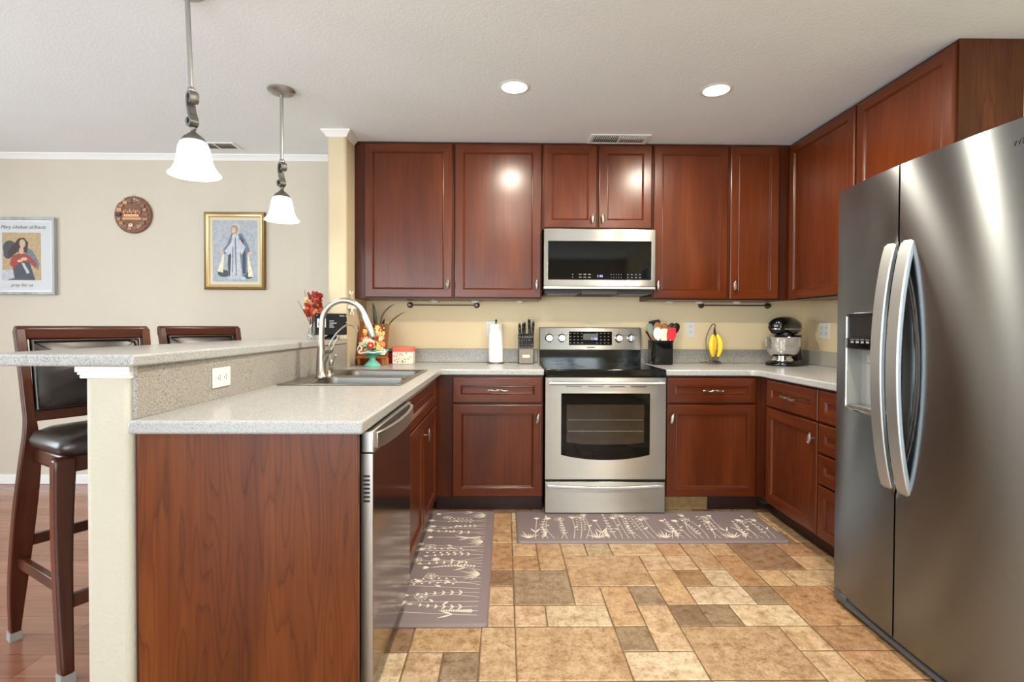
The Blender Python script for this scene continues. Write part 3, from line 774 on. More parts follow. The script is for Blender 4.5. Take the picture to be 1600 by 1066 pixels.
# ------------------------------------------------------------------ microwave
def build_micro():
    t = thing('microwave', 'stainless over-the-range microwave with wide black glass door', 'microwave', (.633, 3.49, 1.40))
    W = .375
    b = MB(); b.box(-W+.002, W-.002, .022, .418, .035, .438); b.build('case', M['black'], t)
    b = MB(); b.box(-W+.01, W-.01, .03, .40, .006, .034); b.box(-.12, .12, .012, .2, .0, .03); b.build('vent_grille', M['slot'], t)
    for xa, xb in ((-W+.03, -.14), (.14, W-.03)): b = MB(); b.box(xa, xb, .05, .35, .0025, .006); b.build('grease_filter', M['pewter'], t)
    # frame with opening
    xs = [-W, -.346, .346, W]; zs = [.053, .097, .355, .437]
    d = MB(); d.slab(xs, zs, lambda i, j: not (i == 1 and j == 1), 0, .02); d.xform(0, Matrix(((1,0,0,0),(0,0,1,0),(0,1,0,0),(0,0,0,1))))
    d.f = [list(reversed(f)) for f in d.f]
    do = d.build('door', M['steel'], t, bev=.004)
    g = MB(); g.box(-.349, .349, .003, .012, .094, .358); go = g.build('door_glass', M['glassblack'], do)
    d = MB(); d.box(-W, W, -.002, .03, .034, .0525); d.build('bottom_rail', M['steelside'], t, bev=.003)
    text('clock_digits', '1:46', M['lit'], .024, go, (.0, .002, .122), (R(90), 0, 0), shear=.1)
    for x0, nn, st, ww in ((-.185, 1, .02, .006), (-.14, 3, .031, .018), (.075, 5, .017, .004), (.185, 4, .027, .008)):
        d = MB()
        for i in range(nn):
            for z in (.112, .131): d.box(x0+i*st, x0+i*st+ww, .0024, .0032, z, z+.004)
        d.build('button_lettering', M['litwhite'], go)
build_micro()

# ------------------------------------------------------------------ refrigerator
def build_fridge():
    t = thing('refrigerator', 'large stainless side-by-side refrigerator with water dispenser against the right wall', 'refrigerator', (1.42, 1.79, 0))
    ox, oy = 1.42, 1.79
    b = MB(); b.box(.075, .82, -.452, .446, .035, 1.750); b.build('case', M['fridgebody'], t, bev=.004)
    for y in (-.4, .4):
        for x in (.12, .74): b = MB(); b.lathe([(.022, 0), (.022, .04)], (x, y, 0), 12); b.build('foot', M['black'], t)
    yc = 0.0
    def surf(y, z, sgn, seam):
        base = -.014+.030*(y/.45)**2
        w = .10*max(0, 1-((z-1.04)/.47)**2); dd = abs(y-seam); k = max(0, min(1, (w-dd)/.028)); k = k*k*(3-2*k)
        return base + .016*k
    def door(name, ya, yb, seam, hole=None):
        z0, z1 = .062, 1.765; ys = sorted(set([ya+(yb-ya)*i/44 for i in range(45)] + ([hole[0], hole[1]] if hole else [])))
        zs = sorted(set([z0+(z1-z0)*i/70 for i in range(71)] + ([hole[2], hole[3]] if hole else [])))
        if hole:
            ys = [y for y in ys if y in hole or min(abs(y-hole[0]), abs(y-hole[1])) > .003]; zs = [z for z in zs if z in hole or min(abs(z-hole[2]), abs(z-hole[3])) > .006]
        b = MB(); vs = [(surf(y, z, 0, seam), y, z) for z in zs for y in ys]; nx = len(ys); fs = []
        for j in range(len(zs)-1):
            for i in range(nx-1):
                if hole and hole[0]-1e-6 <= ys[i] and ys[i+1] <= hole[1]+1e-6 and hole[2]-1e-6 <= zs[j] and zs[j+1] <= hole[3]+1e-6: continue
                fs.append((j*nx+i, (j+1)*nx+i, (j+1)*nx+i+1, j*nx+i+1))
        b.add(vs, fs)
        bx = .072
        def strip(pts):
            v = pts+[(bx, p[1], p[2]) for p in pts]; n = len(pts)
            b.add(v, [(i, i+1, n+i+1, n+i) for i in range(n-1)])
        strip([(surf(y, z1, 0, seam), y, z1) for y in ys]); strip([(surf(y, z0, 0, seam), y, z0) for y in reversed(ys)])
        strip([(surf(ya, z, 0, seam), ya, z) for z in zs]); strip([(surf(yb, z, 0, seam), yb, z) for z in reversed(zs)])
        return b.build(name, M['steeldoor'], t, smooth=40)
    seam = 1.853-oy
    hole = (1.925-oy, 2.158-oy, .850, 1.240)
    fz = door('freezer_door', seam+.004, .447, seam, hole)
    fr = door('fridge_door', -.455, seam-.004, seam)
    # dispenser recess
    ya, yb, za, zb = hole; xf = surf(yb, 1, 0, seam); xfa = surf(ya, 1, 0, seam)
    b = MB(); X0, X1 = xfa+.001, .07
    def q(p): b.add(p, [(0, 1, 2, 3)])
    q([(X1, ya, za), (X1, ya, zb), (X1, yb, zb), (X1, yb, za)][::-1])
    q([(xfa, ya, za), (X1, ya, za), (X1, ya, zb), (xfa, ya, zb)][::-1]); q([(xf, yb, za), (xf, yb, zb), (X1, yb, zb), (X1, yb, za)][::-1])
    q([(xfa, ya, zb), (X1, ya, zb), (X1, yb, zb), (xf, yb, zb)][::-1]); q([(xfa, ya, za), (xf, yb, za), (X1, yb, za+.012), (X1, ya, za+.012)][::-1])
    dp = b.build('dispenser', M['dispgrey'], fz); dp['label'] = 'pale grey ice and water recess'
    b = MB(); b.prism([(ya+.002, zb-.135), (yb-.002, zb-.135), (yb-.002, zb-.002), (ya+.002, zb-.002)], .010, .068, 'x'); b.build('hood', M['black'], dp)
    b = MB(); b.box(.002, .02, ya+.003, yb-.003, zb-.145, zb-.095); bo = b.build('control_strip', M['gloss'], dp, bev=.006)
    b = MB()
    for i in range(6):
        y = yb-.04-i*.03; b.box(.0008, .003, y-.008, y+.008, zb-.119, zb-.111); b.box(.0008, .003, y-.010, y+.012, zb-.106, zb-.104)
    b.build('button_lettering', M['dispgrey'], bo)
    b = MB(); b.box(.03, .045, ya+.07, ya+.15, za+.19, zb-.14); b.build('paddle', M['dispgrey'], dp, bev=.004)
    b = MB(); b.box(.008, .066, ya+.004, yb-.004, za+.004, za+.016); b.build('drip_tray', M['steelside'], dp, bev=.003)
    b = MB(); loop = []
    for (py, pz, a0) in ((yb-.012, zb-.012, 0), (ya+.012, zb-.012, 90), (ya+.012, za+.012, 180), (yb-.012, za+.012, 270)):
        for i in range(5):
            a = R(a0+90*i/4); yy = py+.014*math.cos(a); loop.append((surf(yy, pz, 0, seam)-.001, yy, pz+.014*math.sin(a)))
    loop.append(loop[0]); b.tube(loop, .0032, 8, cap=False, up=(1, 0, 0)); b.build('dispenser_trim', M['chrome'], dp)
    # handles
    for nm, par, yh in (('handle', fz, seam+.041), ('handle', fr, seam-.041)):
        pts = [(surf(yh, .3, 0, seam)+.005-.048*max(0,1-((z-1.042)/.442)**2)**.85, yh, z) for z in [.600+.884*i/28 for i in range(29)]]
        b = MB(); b.sweep(pts, [(-.028, -.009), (.028, -.009), (.028, .009), (-.028, .009)], up=(-1, 0, 0))
        for z in (.604, 1.480): b.box(pts[0][0]-.006, surf(yh, .3, 0, seam)+.017, yh-.022, yh+.022, z-.012, z+.012)
        b.build(nm, M['handle'], par, bev=.004)
    # kick grille
    b = MB(); b.box(.012, .07, -.44, .443, .012, .058); b.box(.004, .03, -.44, .40, .018, .04); b.build('kick_grille', M['grille'], t, bev=.003)
    b = MB(); b.box(.0, .05, .35, .385, .03, .06); b.build('hinge', M['grille'], t, bev=.003)
    text('maker_lettering', 'WHIRLPOOL', M['slot'], .024, fr, (surf(-.334, 1.68, 0, seam)-.0012, 1.456-oy, 1.700), (R(90), 0, R(-90)+math.atan(.06*.36/.2025)), align='LEFT')
build_fridge()

# ------------------------------------------------------------------ ceiling fittings
def pendant(label, loc, lean, drop):
    t = thing('pendant_light', label, 'pendant light', loc, 0, 'pendant lights over the bar'); t.rotation_euler = lean
    b = MB(); b.lathe([(.070, 0), (.070, -.006), (.060, -.016), (.030, -.026), (.014, -.030)], (0, 0, 0), 36); b.build('canopy', M['rodsteel'], t)
    for a in (.6, 3.7): b = MB(); b.ellip((.045*math.cos(a), .045*math.sin(a), -.024), .005, .005, .006, 8, 6); b.build('canopy_screw', M['rodsteel'], t)
    zr = -drop+.325
    b = MB(); b.tube([(0, 0, -.028), (0, 0, zr)], .0085, 12); b.lathe([(.010, 0), (.015, -.008), (.015, -.016), (.010, -.024)], (0, 0, zr+.012), 16); b.build('rod', M['rodsteel'], t)
    # S-shaped scroll strap
    S = [(x*.85, y, zr-.004+.80*z) for x, y, z in bez([(.012, 0, -.052), (.024, 0, -.048), (.026, 0, -.024), (.012, 0, -.008), (-.008, 0, -.014), (-.014, 0, -.045), (-.004, 0, -.095), (.014, 0, -.135), (.014, 0, -.148), (-.002, 0, -.158), (-.022, 0, -.148), (-.026, 0, -.128), (-.014, 0, -.122)], 60)]
    b = MB(); b.sweep(S, [(-.015, -.0055), (-.006, -.0078), (.006, -.0078), (.015, -.0055), (.015, .005), (-.015, .005)], up=(0, 0, 1)); sc = b.build('scroll', M['pewter'], t); sc.rotation_euler = (0, 0, R(-38))
    b = MB(); b.lathe([(.006, 0), (.011, -.006), (.011, -.012), (.007, -.018), (.012, -.024), (.024, -.034), (.036, -.044), (.042, -.056), (.040, -.060)], (0, 0, zr-.133), 28); b.build('shade_holder', M['pewter'], t)
    zs = zr-.187
    outp = [(.036, 0), (.046, -.008), (.053, -.026), (.057, -.052), (.062, -.078), (.069, -.098), (.079, -.115), (.088, -.124), (.090, -.128)]
    inn = [(r-.004, z) for r, z in reversed(outp)]
    b = MB(); b.lathe(outp+inn, (0, 0, zs), 40, cap0=False, cap1=True); b.build('lamp_shade', M['shade'], t)['label'] = 'frosted white bell glass shade'
    b = MB(); b.ellip((0, 0, zs-.05), .024, .024, .034, 14, 10); b.build('bulb', M['lens'], t)
    l = bpy.data.lights.new('pendant_bulb_light', 'POINT'); l.energy = 2.6; l.color = WARM; l.shadow_soft_size = .03
    lo = bpy.data.objects.new('pendant_bulb_light', l); C.objects.link(lo); lo.parent = t; lo.location = (0, 0, zs-.10)
    return t
pendant('nearer pendant lamp with white bell shade over the near end of the bar', (-1.192, 1.985, H), (0, R(-2.2), 0), .705)
pendant('farther pendant lamp with white bell shade, hanging in front of the gold framed picture', (-1.198, 2.826, H), (0, 0, 0), .705)
def downlight(label, x, y, group='recessed ceiling lights'):
    t = thing('recessed_light', label, 'ceiling light', (x, y, H), 0, group)
    b = MB(); b.lathe([(.066, -.0005), (.068, -.004), (.080, -.003), (.086, -.0005)], (0, 0, 0), 40, cap0=False, cap1=False); b.build('trim_ring', M['trim'], t)
    b = MB(); b.lathe([(.0665, -.0004), (.06, -.003), (.03, -.004)], (0, 0, 0), 36, cap0=True); b.build('lens', M['lens'], t)
    l = bpy.data.lights.new('recessed_lamp_light', 'AREA'); l.shape = 'DISK'; l.size = .12; l.energy = RECESSED_W; l.color = WARM; l.spread = R(180)
    lo = bpy.data.objects.new('recessed_lamp_light', l); C.objects.link(lo); lo.parent = t; lo.location = (0, 0, -.008)
downlight('round recessed ceiling light left of the ceiling vent', .045, 2.762)
downlight('round recessed ceiling light right of the ceiling vent', 1.115, 2.772)
downlight('round recessed ceiling light of the second row, nearer the dining side', .045, 1.40)
downlight('round recessed ceiling light of the second row, nearer the refrigerator', 1.115, 1.40)
def vent(label, x, y, w, d, rz, half=True, flip=0):
    t = thing('ceiling_vent', label, 'air vent', (x, y, H), rz, 'white ceiling vents')
    b = MB(); xs = [-w/2, -w/2+.025, w/2-.025, w/2]; ys = [-d/2, -d/2+.022, d/2-.022, d/2]
    b.slab(xs, ys, lambda i, j: not (i == 1 and j == 1), -.007, -.0005); b.build('frame', M['trim'], t, bev=.003)
    b = MB(); b.box(xs[1], xs[2], ys[1], ys[2], -.0015, -.0006); b.build('duct', M['slot'], t)
    b = MB(); n = 26
    for i in range(n):
        x_ = xs[1]+(xs[2]-xs[1])*(i+.5)/n; s = 1 if i < n/2 and not flip else -1
        q = .0035*s; b.add([(x_-q, ys[1], -.006), (x_-q, ys[2], -.006), (x_+q, ys[2], -.0018), (x_+q, ys[1], -.0018)], [(0, 1, 2, 3)])
    b.box(-.004, .004, ys[1], ys[2], -.0065, -.0018)
    b.build('louvre', M['trim'], t, solid=.0012)
vent('white ceiling vent in front of the cabinet over the microwave', .757, 3.50, .395, .17, 0)
vent('white ceiling vent in the dining area behind the nearer pendant lamp', -2.02, 3.70, .30, .15, 0, flip=1)

# ------------------------------------------------------------------ wall fittings
def outlet(label, loc, rot, w=.072, h=.115, horiz=False, gang=1, group='white wall outlets'):
    t = thing('wall_outlet', label, 'outlet', loc, 0, group); t.rotation_euler = rot
    if horiz: w, h = h, w
    w *= (1.65 if gang == 2 else 1)
    b = MB(); b.box(-w/2, w/2, -.006, 0, -h/2, h/2); b.build('cover_plate', M['white'], t, bev=.003)
    b = MB()
    cs = [(0, .02), (0, -.02)] if not horiz else [(-.02, 0), (.02, 0)]
    if gang == 2: cs = [(-.024, .02), (-.024, -.02), (.024, .02), (.024, -.02)]
    for cx, cz in cs:
        for dx, dz in ((-.006, .005), (.006, .005), (0, -.006)):
            if horiz: dx, dz = dz, dx
            b.box(cx+dx-.0014, cx+dx+.0014, -.0068, -.005, cz+dz-.0034, cz+dz+.0034)
    b.build('socket_slot', M['slot'], t)
ang = math.atan(.016)
outlet('horizontal white outlet on the speckled splash under the bar', (K(1.93)+.0138, 1.93, .992), (0, 0, R(90)-ang), horiz=True)
outlet('white wall outlet half hidden behind the paper towel roll', (-.105, D, 1.165), (0, 0, 0))
outlet('white wall outlet between the utensil crock and the bananas', (1.394, D, 1.165), (0, 0, 0))
outlet('white wall outlet on the right wall beside the stand mixer', (XR, 3.645, 1.16), (0, 0, R(-90)), gang=2)
def rail(label, xa, xb, z):
    t = thing('towel_rail', label, 'rail', ((xa+xb)/2, D, z), 0, 'slim rails under the wall cabinets')
    h = (xb-xa)/2
    b = MB(); b.tube([(-h, -.035, 0), (h, -.035, 0)], .005, 10); b.build('bar', M['bronze'], t)
    for s in (-1, 1):
        b = MB(); b.lathe([(.022, 0), (.022, -.006), (.016, -.010), (.012, -.03), (.014, -.035), (.010, -.040)], (s*h, 0, 0), 20, 'y'); b.build('rosette', M['bronze'], t)
rail('slim dark rail on the wall left of the range, above the paper towels', -.707, -.211, 1.339)
rail('slim dark rail on the wall right of the range, above the bananas', 1.472, 1.975, 1.346)
for x, l in ((-.52, 'small white puck under the cabinet nearest the sink'), (-.218, 'small white puck above the right end of the left rail'), (.112, 'small white puck above the knife block'), (1.211, 'small white puck above the utensil crock'), (1.432, 'small white puck above the left end of the right rail'), (1.714, 'small white puck above the middle of the right rail')):
    b = MB(); b.lathe([(.03, 0), (.03, -.008), (.022, -.014), (.012, -.015)], (0, 0, 0), 20)
    o = b.build('puck_light', M['white'], loc=(x, 3.84, 1.3695)); tag(o, l, 'puck light', 'puck lights under the wall cabinets')

# ------------------------------------------------------------------ pictures on the dining wall
def poly_shapes(parent, name, shapes, y):
    """flat painted figure: list of (material, [(x,z)...]) laid in thin layers"""
    mats = []; b = MB()
    for k, (m, poly) in enumerate(shapes):
        if m not in mats: mats.append(m)
        o = b.add([(p[0], y-.00015*(k+1), p[1]) for p in poly], [tuple(range(len(poly)))], 'z', mats.index(m))
    return b.build(name, mats, parent)
def blob(cx, cz, rx, rz, n=16, a0=0): return [(cx+rx*math.cos(2*math.pi*i/n+a0), cz+rz*math.sin(2*math.pi*i/n+a0)) for i in range(n)]
def frame_ring(b, w, h, prof, mi=0):
    rings = [[(-w/2+i, y, -h/2+i), (w/2-i, y, -h/2+i), (w/2-i, y, h/2-i), (-w/2+i, y, h/2-i)] for i, y in prof]
    b.loft([list(reversed(r)) for r in rings], False, False, 'z', mi)
pm = lambda n, *c: plain(n, srgb(*c), .6, var=.16, vs=55)
PB = dict(sky=pm('painted_pale_blue', 168, 174, 182), robe=pm('painted_white_robe', 190, 194, 202), cloak=pm('painted_grey_blue', 112, 124, 140), deep=pm('painted_slate', 66, 74, 90), skin=pm('painted_skin', 214, 178, 156), hair=pm('painted_fair_hair', 170, 140, 104), dark=pm('painted_dark_hair', 52, 40, 40), red=pm('painted_red', 168, 62, 58), sand=pm('painted_sand', 196, 170, 130), glow=pm('painted_cream', 226, 218, 190), green=pm('painted_green', 62, 82, 78), paperw=plain('print_paper', srgb(222, 224, 228), .6))
def picture_gold():
    t = thing('framed_picture', 'gold framed picture of a pale robed figure, behind the farther pendant lamp', 'picture', (-1.997, D, 1.732), 0, 'framed pictures on the dining wall')
    b = MB(); frame_ring(b, .446, .570, [(0, 0), (0, -.022), (.006, -.028), (.016, -.024)]); b.build('frame', M['golddark'], t)
    b = MB(); frame_ring(b, .446, .570, [(.014, -.020), (.020, -.030), (.028, -.026), (.036, -.018)]); b.build('frame_bead', M['gold'], t)['label'] = 'bright gold inner moulding'
    b = MB(); frame_ring(b, .446, .570, [(.034, -.012), (.036, -.014), (.058, -.012), (.060, -.008)]); b.build('liner', M['liner'], t)
    b = MB(); b.box(-.165, .165, -.009, -.004, -.228, .228); c = b.build('canvas', PB['sky'], t)
    S = [(PB['green'], blob(-.085, -.165, .045, .026)), (PB['green'], blob(.085, -.18, .05, .026)), (PB['cloak'], [(-.03, .13), (.05, .13), (.09, .05), (.11, -.01), (.085, -.03), (.09, -.15), (.06, -.2), (-.05, -.2), (-.06, -.1), (-.05, -.02), (-.085, -.02), (-.09, .01), (-.06, .05)]),
         (PB['deep'], [(.03, .12), (.05, .05), (.055, -.16), (.075, -.17), (.075, -.02), (.06, .08)]), (PB['deep'], [(-.055, .02), (-.05, -.18), (-.035, -.18), (-.03, .02)]),
         (PB['robe'], [(-.02, .12), (.02, .12), (.035, .04), (.035, -.05), (.055, -.2), (.0, -.21), (-.04, -.19), (-.03, -.05), (-.035, .03)]),
         (PB['robe'], [(.03, .09), (.075, .03), (.05, -.03), (.03, 0)]), (PB['robe'], [(-.03, .06), (-.08, .0), (-.05, -.03), (-.03, -.01)]),
         (PB['glow'], [(-.09, -.02), (-.13, -.15), (-.09, -.16), (-.08, -.02)]), (PB['glow'], [(.1, -.03), (.135, -.19), (.095, -.19), (.09, -.03)]),
         (PB['skin'], blob(-.1, -.005, .016, .014)), (PB['skin'], blob(.105, -.02, .016, .014)),
         (PB['robe'], blob(.004, .162, .038, .046)), (PB['hair'], blob(-.006, .158, .027, .034)), (PB['skin'], blob(-.010, .153, .016, .022)),
         (PB['robe'], blob(-.035, -.2, .025, .012)), (PB['robe'], blob(.05, -.2, .03, .012)), (PB['cloak'], [(-.004, .1), (.004, .1), (.01, -.18), (.004, -.18)]), (PB['cloak'], [(-.02, .03), (-.014, .03), (-.018, -.16), (-.024, -.16)])]
    poly_shapes(c, 'painted_figure', S, -.0092)
picture_gold()
def picture_print():
    t = thing('framed_picture', 'pale grey framed print with script lettering over a robed woman, left of the round plaque', 'picture', (-3.548, D, 1.684), 0, 'framed pictures on the dining wall')
    W, Hh = .49, .565
    b = MB(); frame_ring(b, W, Hh, [(0, 0), (0, -.03), (.003, -.033), (.017, -.033), (.020, -.026)]); b.build('frame', M['silverframe'], t)
    b = MB(); frame_ring(b, W, Hh, [(.017, -.026), (.020, -.027), (.032, -.024), (.033, -.020)]); b.build('frame_bead', PB['paperw'], t)
    b = MB(); b.box(-W/2+.02, W/2-.02, -.021, -.004, -Hh/2+.02, Hh/2-.02); c = b.build('print', PB['paperw'], t)
    b = MB(); b.box(-.14, .14, -.0222, -.0209, -.175, .172); p = b.build('image_area', PB['sand'], c)
    S = [(PB['deep'], blob(-.085, .06, .05, .055)), (PB['deep'], blob(-.1, .02, .03, .04)), (PB['cloak'], [(.02, .08), (.08, .04), (.13, -.05), (.12, -.1), (.03, -.03)]), (PB['deep'], [(-.05, -.02), (.05, -.02), (.1, -.175), (-.12, -.175), (-.06, -.09)]),
         (PB['red'], [(-.02, .02), (-.07, -.0), (-.085, -.06), (-.06, -.09), (0, -.04), (.06, -.04), (.1, -.09), (.11, -.05), (.06, 0), (.02, .02)]),
         (PB['dark'], [(-.02, .13), (.02, .135), (.05, .1), (.04, .02), (.02, .03), (-.03, .03), (-.09, -.02), (-.1, .03), (-.06, .08)]), (PB['skin'], blob(.008, .092, .022, .032)), (PB['skin'], blob(0, .04, .018, .025)),
         (PB['skin'], blob(.02, -.02, .024, .012)), (PB['skin'], blob(-.01, -.035, .02, .01)), (PB['robe'], [(.0, -.05), (.02, -.05), (.06, -.12), (.04, -.13), (.02, -.09)]), (PB['robe'], [(-.14, -.1), (-.06, -.1), (-.05, -.16), (-.11, -.175), (-.14, -.175)])]
    poly_shapes(p, 'painted_figure', S, -.0224)
    text('lettering', 'Mary, Undoer of Knots', M['ink'], .037, c, (.012, -.0222, .212), (R(90), 0, 0), shear=.38, depth=.0003, spacing=.94, thin=-.0003)
    text('lettering', 'pray for us', M['ink'], .036, c, (0, -.0222, -.212), (R(90), 0, 0), shear=.38, depth=.0003, thin=-.0003)
    g = MB(); g.box(-W/2+.02, W/2-.02, -.0242, -.0236, -Hh/2+.02, Hh/2-.02); g.build('glazing', M['picglass'], t)
picture_print()
def plaque():
    t = thing('wall_plaque', 'round carved wooden plaque of small blocks on the dining wall between the two pictures', 'plaque', (-2.742, D, 1.994))
    b = MB(); b.lathe([(.135, 0), (.137, -.012), (.130, -.02), (.120, -.02)], (0, 0, 0), 48, 'y'); b.build('disc', plain('plaque_dark_wood', srgb(122, 86, 64), .6, var=.2, vs=40), t)
    cols = [plain('plaque_block_a', srgb(176, 126, 94), .6), plain('plaque_block_b', srgb(136, 98, 88), .6), plain('plaque_block_c', srgb(206, 150, 104), .6), plain('plaque_block_d', srgb(74, 56, 62), .6), M['cream']]
    b = MB(); rnd = random.Random(9)
    for i in range(18):
        a = 2*math.pi*i/18; r = .1; x, z = r*math.cos(a), r*math.sin(a); w, h = rnd.uniform(.012, .019), rnd.uniform(.009, .014)
        b.box(x-w, x+w, -.027-rnd.uniform(0, .004), -.018, z-h, z+h, mi=rnd.choice([0, 1, 2, 3, 0, 1]))
    b.box(-.07, .07, -.028, -.018, -.04, -.022, mi=2); b.box(-.06, .055, -.03, -.018, -.02, .0, mi=2)
    for i in range(9): b.ellip((-.058+i*.0145, -.026, .018+.008*(i % 2)), .008, .005, .016, 8, 6, mi=[2, 0, 4][i % 3] if i % 3 != 2 else 0)
    for i in range(7): b.box(-.05+i*.0155-.005, -.05+i*.0155+.005, -.031, -.028, -.009, .0, mi=4)
    b.ellip((-.01, -.024, -.078), .017, .006, .014, 12, 6, mi=4); b.ellip((-.01, -.028, -.078), .006, .005, .005, 8, 6, mi=3)
    for i in range(4): b.box(-.1+i*.012, -.093+i*.012, -.026, -.018, .083+i*.007, .092+i*.007, mi=4); b.box(.02+i*.013, .028+i*.013, -.026, -.018, -.11+i*.008, -.097+i*.008, mi=4); b.box(.015+i*.014, .023+i*.014, -.026, -.018, .108-i*.008, .119-i*.008, mi=4)
    b.build('carved_blocks', cols, t, bev=.001)
    b = MB(); b.tube(arc(lambda a: (.01*math.cos(a), -.006, .139+.01*math.sin(a)), 0, math.pi*2, 16), .0015, 6); b.build('hanger', M['gold'], t)
plaque()

# ------------------------------------------------------------------ bar stools
def make_stool(label, loc, rz):
    t = thing('bar_stool', label, 'bar stool', loc, rz, 'bar stools behind the bar')
    SEC = lambda w, d: [(-w/2, -d/2), (w/2, -d/2), (w/2, d/2), (-w/2, d/2)]
    for s in (-1, 1):
        path = bez([(s*.195, .245, .03), (s*.193, .222, .20), (s*.19, .165, .45), (s*.188, .105, .68), (s*.19, .088, .80), (s*.195, .098, .92), (s*.20, .128, 1.09), (s*.202, .145, 1.165)], 35)
        b = MB(); n = len(path); b.sweep(path, [SEC(.034, .030+.034*psin(math.pi*min(1, i/(n*.62)))**1.2) for i in range(n)], up=(1, 0, 0)); b.v = b.v
        l = b.build('back_leg', M['stoolwood'], t, bev=.004)
        p = MB(); p.sweep([(s*.195, .248, 0), (s*.195, .245, .034)], SEC(.038, .036), up=(1, 0, 0)); p.build('leg_tip', M['nylon'], l)
        path = bez([(s*.195, -.215, .03), (s*.193, -.192, .25), (s*.19, -.178, .50), (s*.187, -.185, .74)], 18)
        n = len(path)
        b = MB(); b.sweep(path, [SEC(.048, .036+.026*(i/(n-1))) for i in range(n)], up=(1, 0, 0)); l = b.build('front_leg', M['stoolwood'], t, bev=.008)
        p = MB(); p.sweep([(s*.195, -.216, 0), (s*.195, -.213, .036)], SEC(.043, .040), up=(1, 0, 0)); p.build('leg_tip', M['nylon'], l)
        b = MB(); b.box(s*.19-.011, s*.19+.011, -.18, .20, .285, .325); b.build('side_stretcher', M['stoolwood'], t, bev=.003)
    b = MB(); b.box(-.18, .18, -.205, -.183, .235, .28); b.build('front_stretcher', M['stoolwood'], t, bev=.003)
    b = MB(); b.box(-.18, .18, .17, .19, .36, .40); b.build('rear_stretcher', M['stoolwood'], t, bev=.003)
    b = MB(); b.box(-.185, .185, -.19, .085, .685, .745); b.build('seat_frame', M['stoolwood'], t, bev=.01)
    b = MB(); prof = [(.0, .0, .744), (.012, .012, .752), (.018, .02, .775), (.006, .008, .80), (-.03, -.03, .815), (-.10, -.10, .822)]
    rings = []
    for ex, ey, z in prof:
        hx, y0, y1 = .188+ex, -.205-ey, .085+max(-.09, ey*.5); r = .05; ring = []
        for (cx, cy, a0) in ((hx-r, y0+r, -90), (hx-r, y1-r, 0), (-hx+r, y1-r, 90), (-hx+r, y0+r, 180)):
            for i in range(5):
                a = R(a0+22.5*i); ring.append((cx+r*math.cos(a), cy+r*math.sin(a), z))
        rings.append(ring)
    b.loft(rings); b.build('seat_cushion', M['leather'], t, smooth=70)
    # backrest in the raked plane of the posts
    yb = lambda z: .090+.19*(z-.86)
    b = MB()
    def railx(z0, z1, th=.030): b.add([(-.19, yb(z0)-th/2, z0), (.19, yb(z0)-th/2, z0), (.19, yb(z0)+th/2, z0), (-.19, yb(z0)+th/2, z0), (-.19, yb(z1)-th/2, z1), (.19, yb(z1)-th/2, z1), (.19, yb(z1)+th/2, z1), (-.19, yb(z1)+th/2, z1)], [(0,3,2,1),(4,5,6,7),(0,1,5,4),(1,2,6,5),(2,3,7,6),(3,0,4,7)], 'x')
    railx(.835, .872); b.build('lower_rail', M['stoolwood'], t, bev=.004)
    b = MB(); z0, z1 = 1.128, 1.176
    pts = [(-.212+.424*i/12, yb(1.15)+.008-.012*math.sin(math.pi*i/12), 1.152) for i in range(13)]
    b.sweep(pts, [(-.019, -.024), (.019, -.024), (.024, .018), (.012, .026), (-.012, .026), (-.024, .018)], up=(0, 0, 1), grain='x'); b.build('top_rail', M['stoolwood'], t, bev=.005)
    b = MB(); n, m = 12, 10; vs = []
    for j in range(m+1):
        for i in range(n+1):
            u, v = i/n, j/m; z = .872+(1.128-.872)*v; puff = .022*(psin(math.pi*u)*psin(math.pi*v))**.4
            seamd = min(abs(u-v), abs(u-(1-v))); puff -= .007*max(0, 1-seamd/.05)
            vs.append((-.172+.344*u, yb(z)-.006-puff, z))
    k = len(vs)
    for j in range(m+1):
        for i in range(n+1): z = .872+(1.128-.872)*j/m; vs.append((-.172+.344*i/n, yb(z)+.014, z))
    fs = []
    for j in range(m):
        for i in range(n):
            a = j*(n+1)+i; fs.append((a, a+1, a+n+2, a+n+1)); fs.append((k+a, k+a+n+1, k+a+n+2, k+a+1))
    b.add(vs, fs); bp = b.build('back_pad', M['leather'], t, smooth=60)
    b = MB(); z0, z1 = .876, 1.124; c = [(-.170, z0), (.170, z0), (.170, z1), (-.170, z1), (-.170, z0)]
    b.tube([(x, yb(z)-.016, z) for x, z in c], .005, 8)
    for (xa, za), (xb_, zb) in (((-.165, .88), (.165, 1.12)), ((.165, .88), (-.165, 1.12))):
        b.tube([(xa+(xb_-xa)*i/12, yb(za+(zb-za)*i/12)-.0085-.016*psin(math.pi*i/12)**.8, za+(zb-za)*i/12) for i in range(13)], .0016, 6)
    b.build('piping', M['leather'], bp)
    return t
st = make_stool('nearer dark wood bar stool with leather pad, left of the half wall end', (-1.525, 2.005, 0), R(58.3))
s2 = dup(st); s2.location = (-1.560, 2.840, 0); s2['label'] = 'farther dark wood bar stool, its top showing over the bar below the gold framed picture'

